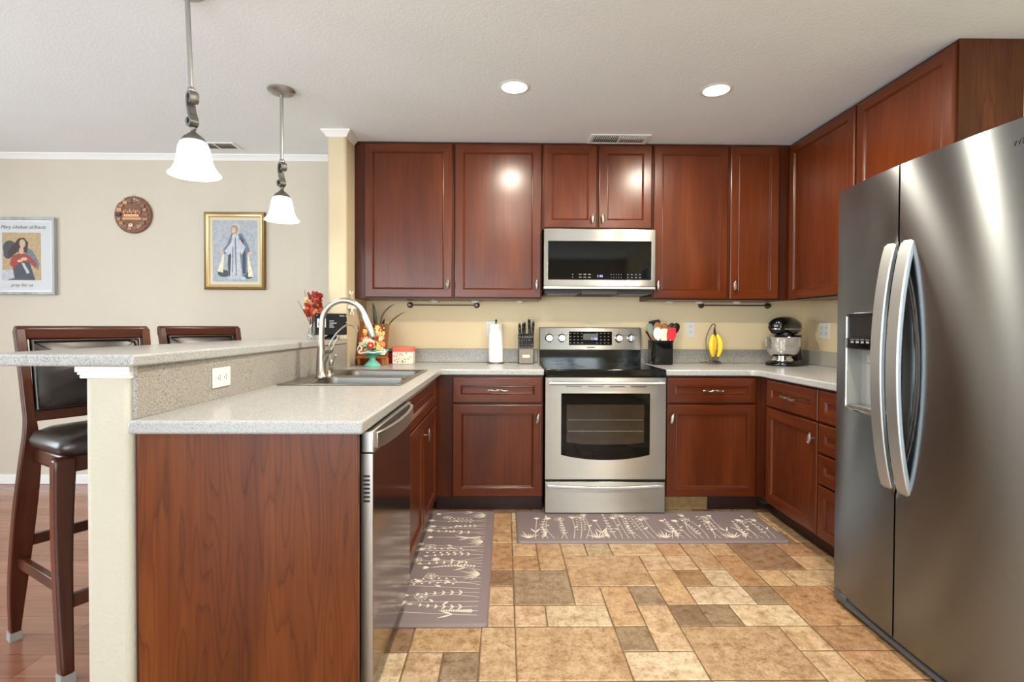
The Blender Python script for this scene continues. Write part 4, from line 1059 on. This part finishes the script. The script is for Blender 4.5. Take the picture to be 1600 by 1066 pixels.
# ------------------------------------------------------------------ kitchen mats
def floral(L, Hh, seed, step=.034):
    """white line plants growing from t=0 to t=Hh along s in 0..L ; returns 2-D polygons"""
    rnd = random.Random(seed); out = []
    def line(pts, w):
        l, r = [], []
        for i, (x, y) in enumerate(pts):
            a = pts[max(0, i-1)]; c = pts[min(len(pts)-1, i+1)]; dx, dy = c[0]-a[0], c[1]-a[1]; d = math.hypot(dx, dy) or 1
            ww = w*(1 if i < len(pts)-1 else .6); l.append((x-dy/d*ww, y+dx/d*ww)); r.append((x+dy/d*ww, y-dx/d*ww))
        for i in range(len(pts)-1): out.append([l[i], l[i+1], r[i+1], r[i]])
    def leaf(x, y, a, ln, wd):
        ca, sa = math.cos(a), math.sin(a); P = []
        for u, v in ((0, 0), (.3, .5), (.6, .42), (1, 0), (.6, -.42), (.3, -.5)): P.append((x+ca*u*ln-sa*v*wd, y+sa*u*ln+ca*v*wd))
        out.append(P)
    def ringo(x, y, rx, ry, w):
        n = 12; P = [(x+rx*math.cos(2*math.pi*i/n), y+ry*math.sin(2*math.pi*i/n)) for i in range(n+1)]; line(P, w)
    s = .05; k = 0
    kinds = ['umbel', 'leafy', 'bud', 'agave', 'daisy', 'berry', 'tulip', 'umbel', 'bud', 'fern', 'leafy']
    while s < L-.04:
        kind = kinds[(k*3+seed) % len(kinds)]; h = Hh*rnd.uniform(.62, 1.0)*(.7 if kind == 'fern' else 1); lean = rnd.uniform(-.12, .12); cv = rnd.uniform(-.03, .03)
        st = lambda u: (s+lean*h*u+cv*math.sin(math.pi*u), .01+h*u)
        W = .0012
        if kind != 'agave': line([st(i/8) for i in range(9)], W)
        x, y = st(1)
        if kind == 'umbel':
            for i in range(13):
                a = 2*math.pi*i/13; r = rnd.uniform(.022, .032); e = (x+r*math.cos(a), y+r*math.sin(a)); line([(x, y), e], .0009); out.append(blob(e[0], e[1], .0035, .0035, 7))
            out.append(blob(x, y, .006, .006, 8))
        elif kind == 'leafy':
            for i in range(2, 8):
                p = st(i/8)
                for sg in (-1, 1): leaf(p[0], p[1], math.pi/2-sg*.9, .030*(1.1-i/12), .0085)
            leaf(x, y, math.pi/2, .03, .012)
        elif kind == 'agave':
            for i in range(7):
                a = math.pi/2+(i-3)*.30; ln = rnd.uniform(.07, .12)*(1-.05*abs(i-3)); leaf(s, .015, a, ln, .0065)
        elif kind == 'bud':
            for q in (0, -.3, .25): leaf(x, y-.005, math.pi/2+q, .040, .011)
            ringo(x, y+.02, .018, .026, .0013)
            p = st(.5); leaf(p[0], p[1], 1.0, .04, .012)
        elif kind == 'daisy':
            for i in range(9): leaf(x, y, 2*math.pi*i/9, .026, .0075)
            p = st(.4); leaf(p[0], p[1], 2.4, .035, .012)
            p = st(.6); leaf(p[0], p[1], .7, .03, .012)
        elif kind == 'fern':
            for i in range(2, 15):
                p = st(i/15); ln = .024*(1-i/19)
                for sg in (-1, 1): leaf(p[0], p[1], math.pi/2-sg*.75, ln, .0065)
        elif kind == 'berry':
            for i in range(3, 9):
                p = st(i/9)
                for sg in (-1, 1):
                    e = (p[0]+sg*.022, p[1]+.018); line([p, e], .0009); out.append(blob(e[0], e[1], .0065, .0055, 8))
        else:
            for q in (-.45, 0, .45): leaf(x-.0, y, math.pi/2+q, .034, .013)
            p = st(.3); leaf(p[0], p[1], 2.0, .07, .010); leaf(p[0], p[1], 1.15, .07, .010)
        s += step*rnd.uniform(.85, 1.15); k += 1
    return out
def mat_rug(label, x0, x1, y0, y1, along, base, seed, hgt):
    b = MB(); T = .012; r = .022; n = 6
    def rr(i, z):
        P = []
        for (cx, cy, a0) in ((x1-r, y0+r, -90), (x1-r, y1-r, 0), (x0+r, y1-r, 90), (x0+r, y0+r, 180)):
            for k in range(n+1):
                a = R(a0+90*k/n); P.append((cx+(r-i)*math.cos(a), cy+(r-i)*math.sin(a), z))
        return P
    b.loft([rr(0, .0005), rr(0, .003), rr(.006, .010), rr(.014, T)], True, True)
    L = (x1-x0) if along == 'x' else (y1-y0)
    k = 0
    for poly in floral(L-.03, hgt, seed):
        P = []
        for s, t in poly:
            if along == 'x': p = (x0+.015+s, y0+base+t)
            else: p = (x1-base-t, y0+.02+s)
            P.append((min(max(p[0], x0+.016), x1-.016), min(max(p[1], y0+.016), y1-.016), T+.0003+.00002*(k % 9)))
        b.add(P, [tuple(range(len(P)))], 'z', 1); k += 1
    cx, cy = (x0+x1)/2, (y0+y1)/2
    for v in b.v: v.x -= cx; v.y -= cy
    o = b.build('kitchen_mat', [M['mat'], M['print']], loc=(cx, cy, 0)); tag(o, label, 'mat', 'mauve floral kitchen mats')
mat_rug('long mauve floral kitchen mat lying in front of the range', .070, 1.575, 2.822, 3.300, 'x', .03, 3, .36)
mat_rug('mauve floral kitchen mat lying in front of the sink cabinet and dishwasher', -.478, -.062, 2.030, 3.310, 'y', .035, 6, .36)

# ------------------------------------------------------------------ things on the worktops
Z = CT1+.0008
t = thing('paper_towel_holder', 'slim dark paper towel stand holding a roll, left of the knife block', 'paper towel holder', (-.066, 3.80, Z))
b = MB(); b.lathe([(.062, 0), (.062, .006), (.058, .009)], (0, 0, 0), 32); b.build('base', M['pewter'], t)
b = MB(); b.tube([(0, 0, .008), (0, 0, .30)], .005, 10); b.ellip((0.002, 0, .308), .008, .008, .012, 10, 8); b.build('post', M['black'], t)
b = MB(); b.lathe([(.018, .0), (.052, .0), (.0525, .004), (.0525, .272), (.051, .276), (.018, .276)], (0, 0, 0), 40, cap0=False, cap1=False)
b.lathe([(.018, .276), (.018, 0)], (0, 0, 0), 20, cap0=False, cap1=False)
o = b.build('paper_towel_roll', M['paper'], loc=(-.066, 3.80, Z+.0095)); tag(o, 'white paper towel roll standing on its holder by the wall outlet', 'paper towel')

t = thing('knife_block', 'grey knife block with small plate on the front, left of the range', 'knife block', (.152, 3.77, Z))
b = MB(); b.prism([(-.05, 0), (.065, 0), (.065, .215), (.02, .215), (-.05, .10)], -.056, .056, 'x'); b.build('body', M['darkblock'], t, bev=.003)
b = MB(); b.box(-.050, .050, -.056, -.0505, .004, .105); f = b.build('front_face', M['greywood'], t, bev=.002)
b = MB(); b.box(-.026, .026, -.0575, -.0562, .045, .067); b.build('name_plate', M['liner'], f)
def knife(label, x, y, z, L, r, tilt, lean=0, grp='knives in the block'):
    k = thing('knife', label, 'knife', (x, y, z), 0, grp); k.rotation_euler = (tilt, lean, 0)
    b = MB(); n = 8; b.sweep([(0, .006*math.sin(i/n*2.6)-.003, L*i/n) for i in range(n+1)], [[(a*r*(.9+.25*math.sin(i/n*3)), c*r*1.5*(.9+.25*abs(i/n-.4))) for a, c in ((-1, -.8), (-.6, -1), (.6, -1), (1, -.8), (1, .8), (.6, 1), (-.6, 1), (-1, .8))] for i in range(n+1)], up=(0, 1, 0)); b.build('handle', M['black'], k)
    b = MB(); b.ellip((0, .003, L), r*1.05, r*1.5, r*.9, 10, 8)
    b.build('end_cap', M['chrome'], k)
    for q in (.3, .7): b = MB(); b.ellip((0, -r*1.4, L*q), r*.35, r*.35, r*.35, 8, 6); b.build('rivet', M['chrome'], k)
names6 = ['first', 'second', 'third', 'fourth', 'fifth', 'sixth']
for i in range(6): knife(f'small black steak knife in the lower row of the knife block, {names6[i]} from the left', .152-.0425+i*.017, 3.77-.034, Z+.121, .074, .0062, R(14), 0, 'steak knives in the block')
for (x, y, z, L, r, tl, ln, lb) in ((-.043, .0, .19, .10, .0085, 14, -3, 'black handled knife at the left end of the knife block top row'), (-.024, .012, .205, .09, .008, 14, 3, 'black handled knife second from the left in the knife block top row'), (-.007, .012, .20, .098, .0048, 12, 0, 'slim black sharpening steel in the middle of the knife block'), (.028, .03, .21, .118, .0095, 14, -3, 'tallest black handled knife in the knife block'), (.047, .012, .20, .105, .0085, 14, 3, 'black handled knife at the right end of the knife block top row')):
    knife(lb, .152+x, 3.77+y, Z+z, L, r, R(tl), R(ln))

# utensil crock
CX, CY = 1.123, 3.755
t = thing('utensil_crock', 'glossy black square-sided crock full of utensils, right of the range', 'crock', (CX, CY, Z))
b = MB(); rr_ = lambda h, z: [((h-.02*0)*x, h*y, z) for x, y in ((-1, -.8), (-.8, -1), (.8, -1), (1, -.8), (1, .8), (.8, 1), (-.8, 1), (-1, .8))]
b.loft([rr_(.070, 0), rr_(.073, .004), rr_(.074, .16), rr_(.077, .163), rr_(.077, .172), rr_(.070, .172), rr_(.068, .01)], True, True)
b.build('pot', M['gloss'], t, bev=.003)
def utensil(name, label, cat, x, y, lean, up, head, hm, handm, hl=.21, r=.0055):
    u = thing(name, label, cat, (CX+x, CY+y, Z+.02), 0, 'utensils in the black crock'); u.rotation_euler = (R(up), R(lean), 0)
    b = MB(); b.tube([(0, 0, 0), (0, 0, hl)], r, 10); b.build('handle', handm, u)
    b = MB()
    if head == 'spat':
        w0, w1, h = .022, .033, .085
        b.loft([[(-w0+.0, -.004, hl-.01), (w0, -.004, hl-.01), (w0, .004, hl-.01), (-w0, .004, hl-.01)], [(-w1, -.005, hl+.03), (w1, -.005, hl+.03), (w1, .005, hl+.03), (-w1, .005, hl+.03)], [(-w1, -.003, hl+h), (w1*.7, -.003, hl+h+.006), (w1*.7, .003, hl+h+.006), (-w1, .003, hl+h)]])
    elif head == 'spoon':
        b.ellip((0, 0, hl+.035), .031, .010, .048, 16, 10)
    elif head == 'turner':
        b.prism([(-.026, hl-.004), (.026, hl-.004), (.042, hl+.03), (.044, hl+.075), (.034, hl+.088), (-.038, hl+.082), (-.044, hl+.07), (-.042, hl+.03)], -.003, .003, 'y')
    elif head == 'brush':
        b.ellip((0, 0, hl+.03), .02, .012, .035, 12, 8); 
    else:
        b.tube([(0, 0, hl-.01), (0, 0, hl+.06)], [r*1.2, r*1.6], 10)
    b.build('head', hm, u, bev=.002 if head in ('spat', 'turner') else 0, smooth=60)
utensil('turner', 'black flat turner standing tallest at the back of the crock', 'turner', .008, .046, -8, 0, 'turner', M['black'], M['black'], .215)
utensil('mixing_spoon', 'sage green spoon leaning left in the crock', 'spoon', .026, -.006, -23, 0, 'spoon', M['sage'], M['sage'], .215)
utensil('wooden_spoon', 'tan wooden spoon behind the white spatula in the crock', 'spoon', .012, -.024, -9, 0, 'spoon', M['tanwood'], M['tanwood'], .205)
utensil('wooden_spoon', 'brown wooden spoon just left of the red spatulas in the crock', 'spoon', .031, .003, 0, 0, 'spoon', M['tanwood'], M['tanwood'], .195)
utensil('spatula', 'white spatula at the left front of the crock', 'spatula', -.016, -.046, -5, 0, 'spoon', M['white'], M['cream'], .165)
utensil('spatula', 'slim red spatula in front of the wooden spoons in the crock', 'spatula', .012, -.034, -1, 0, 'brush', M['red'], M['cream'], .165)
utensil('spatula', 'cream spatula in the middle of the crock', 'spatula', -.006, -.044, 8, 0, 'spat', M['cream'], M['tanwood'], .150)
utensil('spatula', 'wide red spatula at the right front of the crock', 'spatula', .024, -.054, 11, 0, 'spat', M['red'], M['cream'], .160)
utensil('basting_brush', 'orange brush at the right edge of the crock', 'brush', .036, -.030, 7, 0, 'brush', M['orange'], M['orange'], .150)
utensil('ladle', 'dark green nylon spoon leaning right in the crock', 'spoon', -.030, .033, 26, 0, 'spoon', M['slate'], M['slate'], .225)
utensil('ladle', 'black nylon spoon leaning farthest right in the crock', 'spoon', -.044, .014, 33, 0, 'spoon', M['black'], M['black'], .245)
utensil('chopstick', 'brown wooden stick leaning farthest left in the crock', 'stick', .036, .056, -30, 0, 'stick', M['stoolwood'], M['stoolwood'], .19, .004)
utensil('chopstick', 'pale wooden stick leaning left in front of the sage spoon', 'stick', .034, -.034, -31, 0, 'stick', M['tanwood'], M['tanwood'], .22, .003)

# banana stand
BX, BY = 1.517, 3.80
t = thing('banana_stand', 'black wire banana hanger with curled hook, right of the utensil crock', 'banana stand', (BX, BY, Z))
b = MB()
for a in (20, 150, 270):
    c, s = math.cos(R(a)), math.sin(R(a)); b.tube(bez([(0, 0, .02), (.03*c, .03*s, .02), (.065*c, .065*s, .012), (.078*c, .078*s, .006), (.082*c, .082*s, .004)], 12), .0036, 8)
b.tube(arc(lambda a: (.05*math.cos(a), .05*math.sin(a)*.8, .016), 0, 2*math.pi, 24), .003, 8)
b.build('base', M['bronze'], t)
b = MB(); b.tube(bez([(-.012, .012, .02), (-.03, .03, .10), (-.032, .03, .19), (-.012, .012, .262), (.0, -.002, .288), (.010, -.014, .290), (.012, -.02, .272), (.004, -.022, .258)], 40), .0035, 8)
b.tube([(.004, 0, .02), (.004, .012, .12)], .003, 8); b.build('hook', M['bronze'], t)
bb = thing('banana_bunch', 'bunch of yellow bananas hanging from the wire stand', 'bananas', (BX+.003, BY-.034, Z+.256))
b = MB(); b.tube([(0, 0, .004), (0, 0, -.02), (.004, 0, -.05)], [.006, .008, .013], 10); b.build('crown', M['bananatip'], bb)
for k, (dx, dy, tw) in enumerate(((-.021, -.012, -1), (.021, -.014, 1), (0, .012, .1))):
    b = MB(); n = 18
    pts = [(dx*(.22+1.15*math.sin(math.pi*(i/n)**.8*.9))+.004*tw, dy*(1+i/n*.6)-.012*math.sin(math.pi*i/n), -.04-.165*i/n) for i in range(n+1)]
    rad = [.006+.0165*psin(math.pi*min(1, (i/n)*.97+.03))**.55 for i in range(n+1)]; rad[0] = .006; rad[-1] = .006
    b.tube(pts, rad, 6, up=(0, 1, 0)); ba = b.build('banana', M['banana'], bb, sub=1)
    b = MB(); e = pts[-1]; b.ellip((e[0], e[1], e[2]-.002), .007, .007, .006, 8, 6); b.build('banana_tip', M['bananatip'], ba)

# stand mixer
t = thing('stand_mixer', 'black stand mixer with polished steel bowl in the corner by the right wall', 'mixer', (1.995, 3.690, Z), R(-50)); t.scale = (1.14, 1.12, 1.0)
def rrect(hx, y0, y1, r, z, n=6):
    P = []
    for (cx, cy, a0) in ((hx-r, y0+r, -90), (hx-r, y1-r, 0), (-hx+r, y1-r, 90), (-hx+r, y0+r, 180)):
        for k in range(n+1): a = R(a0+90*k/n); P.append((cx+r*math.cos(a), cy+r*math.sin(a), z))
    return P
b = MB(); b.loft([rrect(.098, -.125, .155, .09, 0), rrect(.100, -.128, .157, .09, .012), rrect(.096, -.122, .155, .088, .024), rrect(.075, -.09, .150, .07, .034), rrect(.066, -.07, .148, .06, .04)])
b.build('base', M['gloss'], t, smooth=60)
b = MB(); b.lathe([(.064, .034), (.064, .04), (.055, .05), (.05, .062)], (0, -.035, 0), 32); b.build('bowl_plate', M['chrome'], t)
b = MB(); b.loft([rrect(.06, .06, .150, .035, .03), rrect(.05, .075, .148, .035, .09), rrect(.044, .085, .150, .035, .16), rrect(.05, .07, .160, .035, .215)]); b.build('column', M['gloss'], t, smooth=60)
b = MB(); rings = []
for y, rx, rz, zc in ((-.150, .020, .018, .280), (-.146, .040, .036, .280), (-.125, .054, .050, .281), (-.08, .060, .058, .283), (-.01, .062, .062, .284), (.07, .060, .060, .283), (.13, .052, .052, .280), (.165, .036, .036, .277), (.178, .016, .016, .275)):
    rings.append([(rx*math.cos(a), y, zc-.006+1.12*rz*math.sin(a)) for a in [2*math.pi*i/28 for i in range(28)]])
b.loft([list(reversed(r_)) for r_ in rings]); h = b.build('motor_head', M['gloss'], t, smooth=60)
b = MB(); pts = [(.0625*math.cos(a)*(1 if True else 1), -.02+.128*math.sin(a), .256) for a in [R(180)+R(180)*i/24 for i in range(25)]]
pts = [(-.064, .12, .258), (-.066, .0, .258), (-.062, -.09, .258)] + [(.058*math.cos(a), -.10+.046*math.sin(a), .258) for a in [R(190+160*i/10) for i in range(11)]] + [(.062, -.09, .258), (.066, 0, .258), (.064, .12, .258)]
b.sweep(pts, [(-.0065, -.002), (.0065, -.002), (.0065, .002), (-.0065, .002)], up=(0, 0, 1)); b.v = [Vector(v) for v in b.v]; b.build('trim_band', M['chrome'], h)
b = MB(); b.ellip((-.035, -.138, .288), .014, .006, .016, 14, 8); b.build('badge', M['chrome'], h)
b = MB(); b.lathe([(.036, .215), (.040, .222), (.040, .235), (.036, .24)], (0, -.075, 0), 28); b.build('planetary_ring', M['chrome'], h)
b = MB(); b.lathe([(.030, .195), (.034, .215)], (0, -.075, 0), 20); b.build('hub', M['black'], h)
outp = [(.045, .052), (.052, .056), (.075, .075), (.092, .105), (.099, .14), (.1015, .197), (.104, .2)]
b = MB(); b.lathe(outp+[(.100, .199), (.097, .14), (.088, .105), (.07, .078), (.04, .06)], (0, -.035, 0), 48); b.build('bowl', M['chrome'], t, smooth=60)

# ---- sink corner: cookbook stand, pedestal dish, plant, recipe box
t = thing('cookbook_stand', 'brown wooden book stand with painted flowers, in the corner behind the faucet', 'book stand', (-.915, 3.60, Z), R(-4))
tilt = Matrix.Translation((0, -.02, .03)) @ Matrix.Rotation(R(-14), 4, 'X')
BRW = wood('painted_brown_board', srgb(88, 44, 20), srgb(134, 74, 36), srgb(168, 104, 58), .45, .1, 50, 5)
b = MB(); b.box(-.098, -.004, 0, .014, .02, .275); b.box(.004, .108, 0, .014, .02, .262); b.xform(0, tilt); bd = b.build('board', BRW, t, bev=.003)
b = MB(); b.box(-.098, .108, -.03, .012, .044, .058); b.box(-.09, -.075, -.03, .10, 0, .044); b.box(.075, .09, -.03, .10, 0, .044); b.build('ledge', M['tanwood'], t, bev=.003)
b = MB(); b.prism([(-.01, .02), (.09, 0), (.10, 0), (.06, .19), (.04, .19)], -.094, -.088, 'x'); b.build('prop', M['tanwood'], t)
FL = [M['orange'], M['red'], M['cream'], M['yellow'], M['teal'], M['leafgreen'], M['coral'], M['white']]
b = MB(); rnd = random.Random(12)
for i in range(46):
    x = rnd.uniform(-.088, .098); z = rnd.uniform(.05, .25); 
    if abs(x) < .008: continue
    m = rnd.choice([0, 0, 1, 2, 3, 5, 6, 2])
    for q in range(5):
        a = 2*math.pi*q/5; r = rnd.uniform(.008, .013); b.ellip((x+r*math.cos(a), -.001, z+r*math.sin(a)), r*.75, .0015, r*.75, 8, 5, mi=m)
    b.ellip((x, -.002, z), r*.5, .002, r*.5, 8, 5, mi=3)
b.xform(0, tilt); b.build('painted_flowers', FL, bd)
t = thing('pedestal_dish', 'teal footed dish with scalloped floral rim standing in front of the wooden book stand', 'dish', (-.880, 3.485, Z))
b = MB(); b.lathe([(.056, 0), (.056, .004), (.045, .018), (.028, .034), (.020, .045), (.018, .058), (.028, .066), (.045, .072), (.03, .074)], (0, 0, 0), 36); b.build('foot', M['teal'], t)
b = MB(); n = 60; rings = []
for r, z in ((.03, .070), (.075, .082), (.098, .098), (.094, .104), (.06, .09), (.02, .08)):
    rings.append([(r*(1+(.09*math.cos(10*2*math.pi*i/n) if r > .07 else 0))*math.cos(2*math.pi*i/n), .55*r*math.sin(2*math.pi*i/n), z+(.010*math.cos(10*2*math.pi*i/n) if r > .09 else 0)) for i in range(n)])
b.loft(rings); b.build('plate', M['teal'], t)
b = MB(); b.tube(bez([(-.086, -.055, .115), (-.074, -.058, .135), (-.058, -.058, .128), (-.06, -.058, .112), (-.075, -.058, .098), (-.06, -.06, .088), (-.02, -.062, .096), (.02, -.062, .092), (.055, -.06, .098), (.09, -.05, .094)], 45), .004, 8); b.build('scroll_edge', M['white'], t)
b = MB(); b.tube(bez([(-.05, -.056, .112), (-.03, -.06, .13), (-.012, -.06, .115), (.01, -.06, .108), (.03, -.06, .12)], 24), .004, 8); b.build('scroll', M['bronze'], t)
b = MB(); rnd = random.Random(3)
for i in range(16):
    x = rnd.uniform(-.075, .08); z = rnd.uniform(.115, .175)-abs(x)*.3; y = -.03+rnd.uniform(-.02, .01); m = rnd.choice([2, 2, 3, 5, 4, 0, 7]); r = rnd.uniform(.009, .015)
    for q in range(6): a = 2*math.pi*q/6; b.ellip((x+r*math.cos(a), y, z+r*math.sin(a)), r*.7, r*.4, r*.7, 8, 5, mi=m)
    b.ellip((x, y-.004, z), r*.5, r*.4, r*.5, 8, 5, mi=3)
for q in range(6): a = 2*math.pi*q/6; b.ellip((.002+.014*math.cos(a), -.058, .14+.014*math.sin(a)), .012, .006, .012, 8, 6, mi=1)
b.ellip((.002, -.064, .14), .008, .005, .008, 8, 6, mi=3)
b.build('moulded_flowers', FL, t)
t = thing('potted_plant', 'dark green strap-leaved plant behind the wooden book stand', 'plant', (-.900, 3.775, Z))
b = MB(); b.lathe([(.045, 0), (.055, .09), (.058, .095), (.05, .095)], (0, 0, 0), 28); b.build('pot', M['red'], t)
b = MB(); b.lathe([(.05, .088), (.02, .092)], (0, 0, 0), 20, cap1=True); b.build('soil', M['twig'], t)
b = MB()
def strap(pts, w, mi=0):
    P = bez(pts, 14); n = len(P)
    b.sweep(P, [[(-w*max(.08, math.sin(math.pi*(.12+.86*i/(n-1)))), -.0008), (0, .002), (w*max(.08, math.sin(math.pi*(.12+.86*i/(n-1)))), -.0008), (0, -.002)] for i in range(n)], up=(0, -1, .2), mi=mi)
strap([(0, 0, .09), (-.02, -.02, .2), (-.03, -.03, .36), (-.045, -.03, .435)], .016)
strap([(0, 0, .09), (.0, -.02, .2), (.02, -.03, .33), (.07, -.03, .40), (.115, -.03, .425)], .007, 1)
strap([(0, 0, .09), (.03, -.02, .18), (.08, -.03, .29), (.15, -.03, .35), (.195, -.03, .37)], .005, 1)
strap([(0, 0, .09), (.02, -.03, .19), (.03, -.04, .28), (.045, -.05, .32)], .013)
strap([(0, 0, .09), (-.02, -.03, .18), (-.03, -.04, .27), (-.055, -.05, .29)], .012)
strap([(0, 0, .09), (.0, -.03, .18), (.02, -.05, .27), (.065, -.06, .27)], .011)
strap([(0, 0, .09), (-.05, -.01, .18), (-.11, -.01, .26)], .007)
b.build('leaves', [M['leafgreen'], M['olive']], t, smooth=60)
t = thing('recipe_box', 'small cream flower-patterned box with coral lid, right of the teal dish', 'box', (-.722, 3.74, Z))
b = MB(); b.box(-.072, .072, -.045, .045, 0, .088); bx = b.build('body', M['boxfloral'], t, bev=.002)
b = MB(); b.box(-.074, .074, -.047, .047, .086, .120); b.build('lid', M['coral'], t, bev=.004)
b = MB(); rnd = random.Random(8)
for i in range(34):
    x, z = rnd.uniform(-.066, .066), rnd.uniform(.008, .08); r = rnd.uniform(.002, .005); b.ellip((x, -.0452, z), r, .0008, r, 8, 5, mi=rnd.choice([5, 0, 1, 3, 5]))
b.build('flower_print', FL, bx)
t = thing('canister', 'small red canister tucked behind the teal dish, left of the recipe box', 'canister', (-.812, 3.80, Z))
b = MB(); b.lathe([(.03, 0), (.032, .06), (.03, .075)], (0, 0, 0), 24); b.build('body', M['red'], t)
b = MB(); b.lathe([(.031, .0755), (.031, .084), (.012, .09), (.01, .098)], (0, 0, 0), 24); b.build('lid', M['stoolwood'], t)

# ------------------------------------------------------------------ things on the bar
BZ = 1.1005
t = thing('flower_vase', 'clear glass vase of rust and orange leaves at the far end of the bar', 'vase', (-1.190, 3.235, BZ))
b = MB(); prof = [(.028, 0), (.030, .004), (.026, .03), (.017, .065), (.014, .09), (.017, .105)]; b.lathe(prof+[(r-.002, z) for r, z in reversed(prof[1:])], (0, 0, 0), 24); b.build('glass', M['clear'], t)
b = MB(); rnd = random.Random(7); tips = [(-.085, 0, .235), (-.045, 0, .30), (.0, .01, .27), (.03, 0, .27), (.02, -.02, .22), (-.03, .01, .2), (.06, 0, .19), (.045, 0, .24)]
for tp in tips: b.tube(bez([(0, 0, .015), (tp[0]*.15, tp[1]*.3, .10), tp], 10), [.003]*5+[.0024]*4+[.0016]*2, 6)
b.build('stems', M['twig'], t)
b = MB()
def lf(c, d, ln, wd, mi):
    d = Vector(d).normalized(); sdv = d.cross(Vector((0, 1, .3))).normalized(); c = Vector(c)
    P = [c, c+d*ln*.25+sdv*wd*.5, c+d*ln*.4+sdv*wd*.3, c+d*ln*.6+sdv*wd*.5, c+d*ln, c+d*ln*.6-sdv*wd*.5, c+d*ln*.4-sdv*wd*.3, c+d*ln*.25-sdv*wd*.5]
    m_ = c+d*ln*.5+Vector((0, -.006, 0)); vs = P+[m_]; b.add(vs, [(i, (i+1) % 8, 8) for i in range(8)], 'z', mi)
for i in range(70):
    z = rnd.uniform(.13, .265); w = .012+.04*math.sin(math.pi*(z-.10)/.19); x = .018+rnd.uniform(-w, w); y = rnd.uniform(-.03, .03)
    m = 1 if (z < .18 and x > .015) or rnd.random() < .12 else 0
    lf((x, y, z), (rnd.uniform(-.6, .8), rnd.uniform(-.5, .3), rnd.uniform(.3, 1)), rnd.uniform(.03, .045), rnd.uniform(.022, .034), m)
for i in range(10): lf((-.03+rnd.uniform(-.02, .015), rnd.uniform(-.02, .02), rnd.uniform(.17, .235)), (rnd.uniform(-1, .3), -.2, 1), .028, .018, 2)
b.build('leaves', [M['rust'], M['amber'], M['yellow']], t)
t = thing('smart_display', 'small black tablet-style display on a stand at the far end of the bar', 'display', (-1.062, 3.20, BZ), R(18))
tl = Matrix.Translation((0, -.03, .028)) @ Matrix.Rotation(R(-14), 4, 'X')
b = MB(); b.box(-.093, .093, 0, .012, 0, .134); b.xform(0, tl); sc = b.build('screen', M['gloss'], t, bev=.005)
b = MB(); b.loft([[(-.085, .01, .01), (.085, .01, .01), (.085, .01, .125), (-.085, .01, .125)][::-1], [(-.06, .07, .02), (.06, .07, .02), (.06, .07, .10), (-.06, .07, .10)][::-1]]); b.xform(0, tl); b.build('housing', plain('blue_black_fabric', srgb(38, 48, 58), .8), t, bev=.01)
b = MB(); b.lathe([(.05, 0), (.052, .004), (.046, .012), (.022, .02), (.018, .04)], (0, .02, 0), 32); b.build('stand', M['black'], t)
gl = plain('screen_glow_white', srgb(90, 90, 90), .5, emit=srgb(200, 205, 210), es=.9); gd = plain('screen_glow_grey', srgb(70, 70, 70), .5, emit=srgb(150, 150, 150), es=.6)
b = MB(); b.box(-.078, -.028, -.0012, .0002, .045, .10, mi=0)
for (x0, x1, z) in ((-.008, .018, .082), (-.008, .034, .068), (-.008, .014, .056), (-.008, .02, .044), (.05, .078, .114), (-.082, -.076, .118)): b.box(x0, x1, -.0012, .0002, z, z+.007, mi=1)
b.xform(0, tl); b.build('screen_content', [gl, gd], sc)
b = MB(); b.box(-.07, -.04, -.0018, -.0011, .055, .075); b.box(-.062, -.045, -.0018, -.0011, .078, .092); b.xform(0, tl); b.build('screen_picture', M['gloss'], sc)
t = thing('wall_hook_ornament', 'white ribbon ornament hanging from a hook on the wall stub beside the wall cabinet', 'ornament', (-1.028, 3.462, 1.40))
b = MB(); b.ellip((.006, 0, 0), .006, .012, .014, 10, 8); b.tube([(0.004, 0, 0), (.02, 0, -.004), (.026, 0, .01)], .003, 8); b.build('hook', M['white'], t)
b = MB(); b.tube([(.018, 0, -.002), (.018, 0, -.10)], .0012, 6); b.build('string', M['white'], t)
b = MB()
for s in (-1, 1):
    b.tube(bez([(.018, 0, -.10), (.020+.010*s, .02*s, -.085), (.018+.012*s, .034*s, -.10), (.018, 0, -.102)], 15), [.002]+[.006]*14+[.002], 8)
    b.tube([(.018, 0, -.10), (.018+.006*s, .014*s, -.145)], .004, 8)
b.build('bow', M['white'], t)
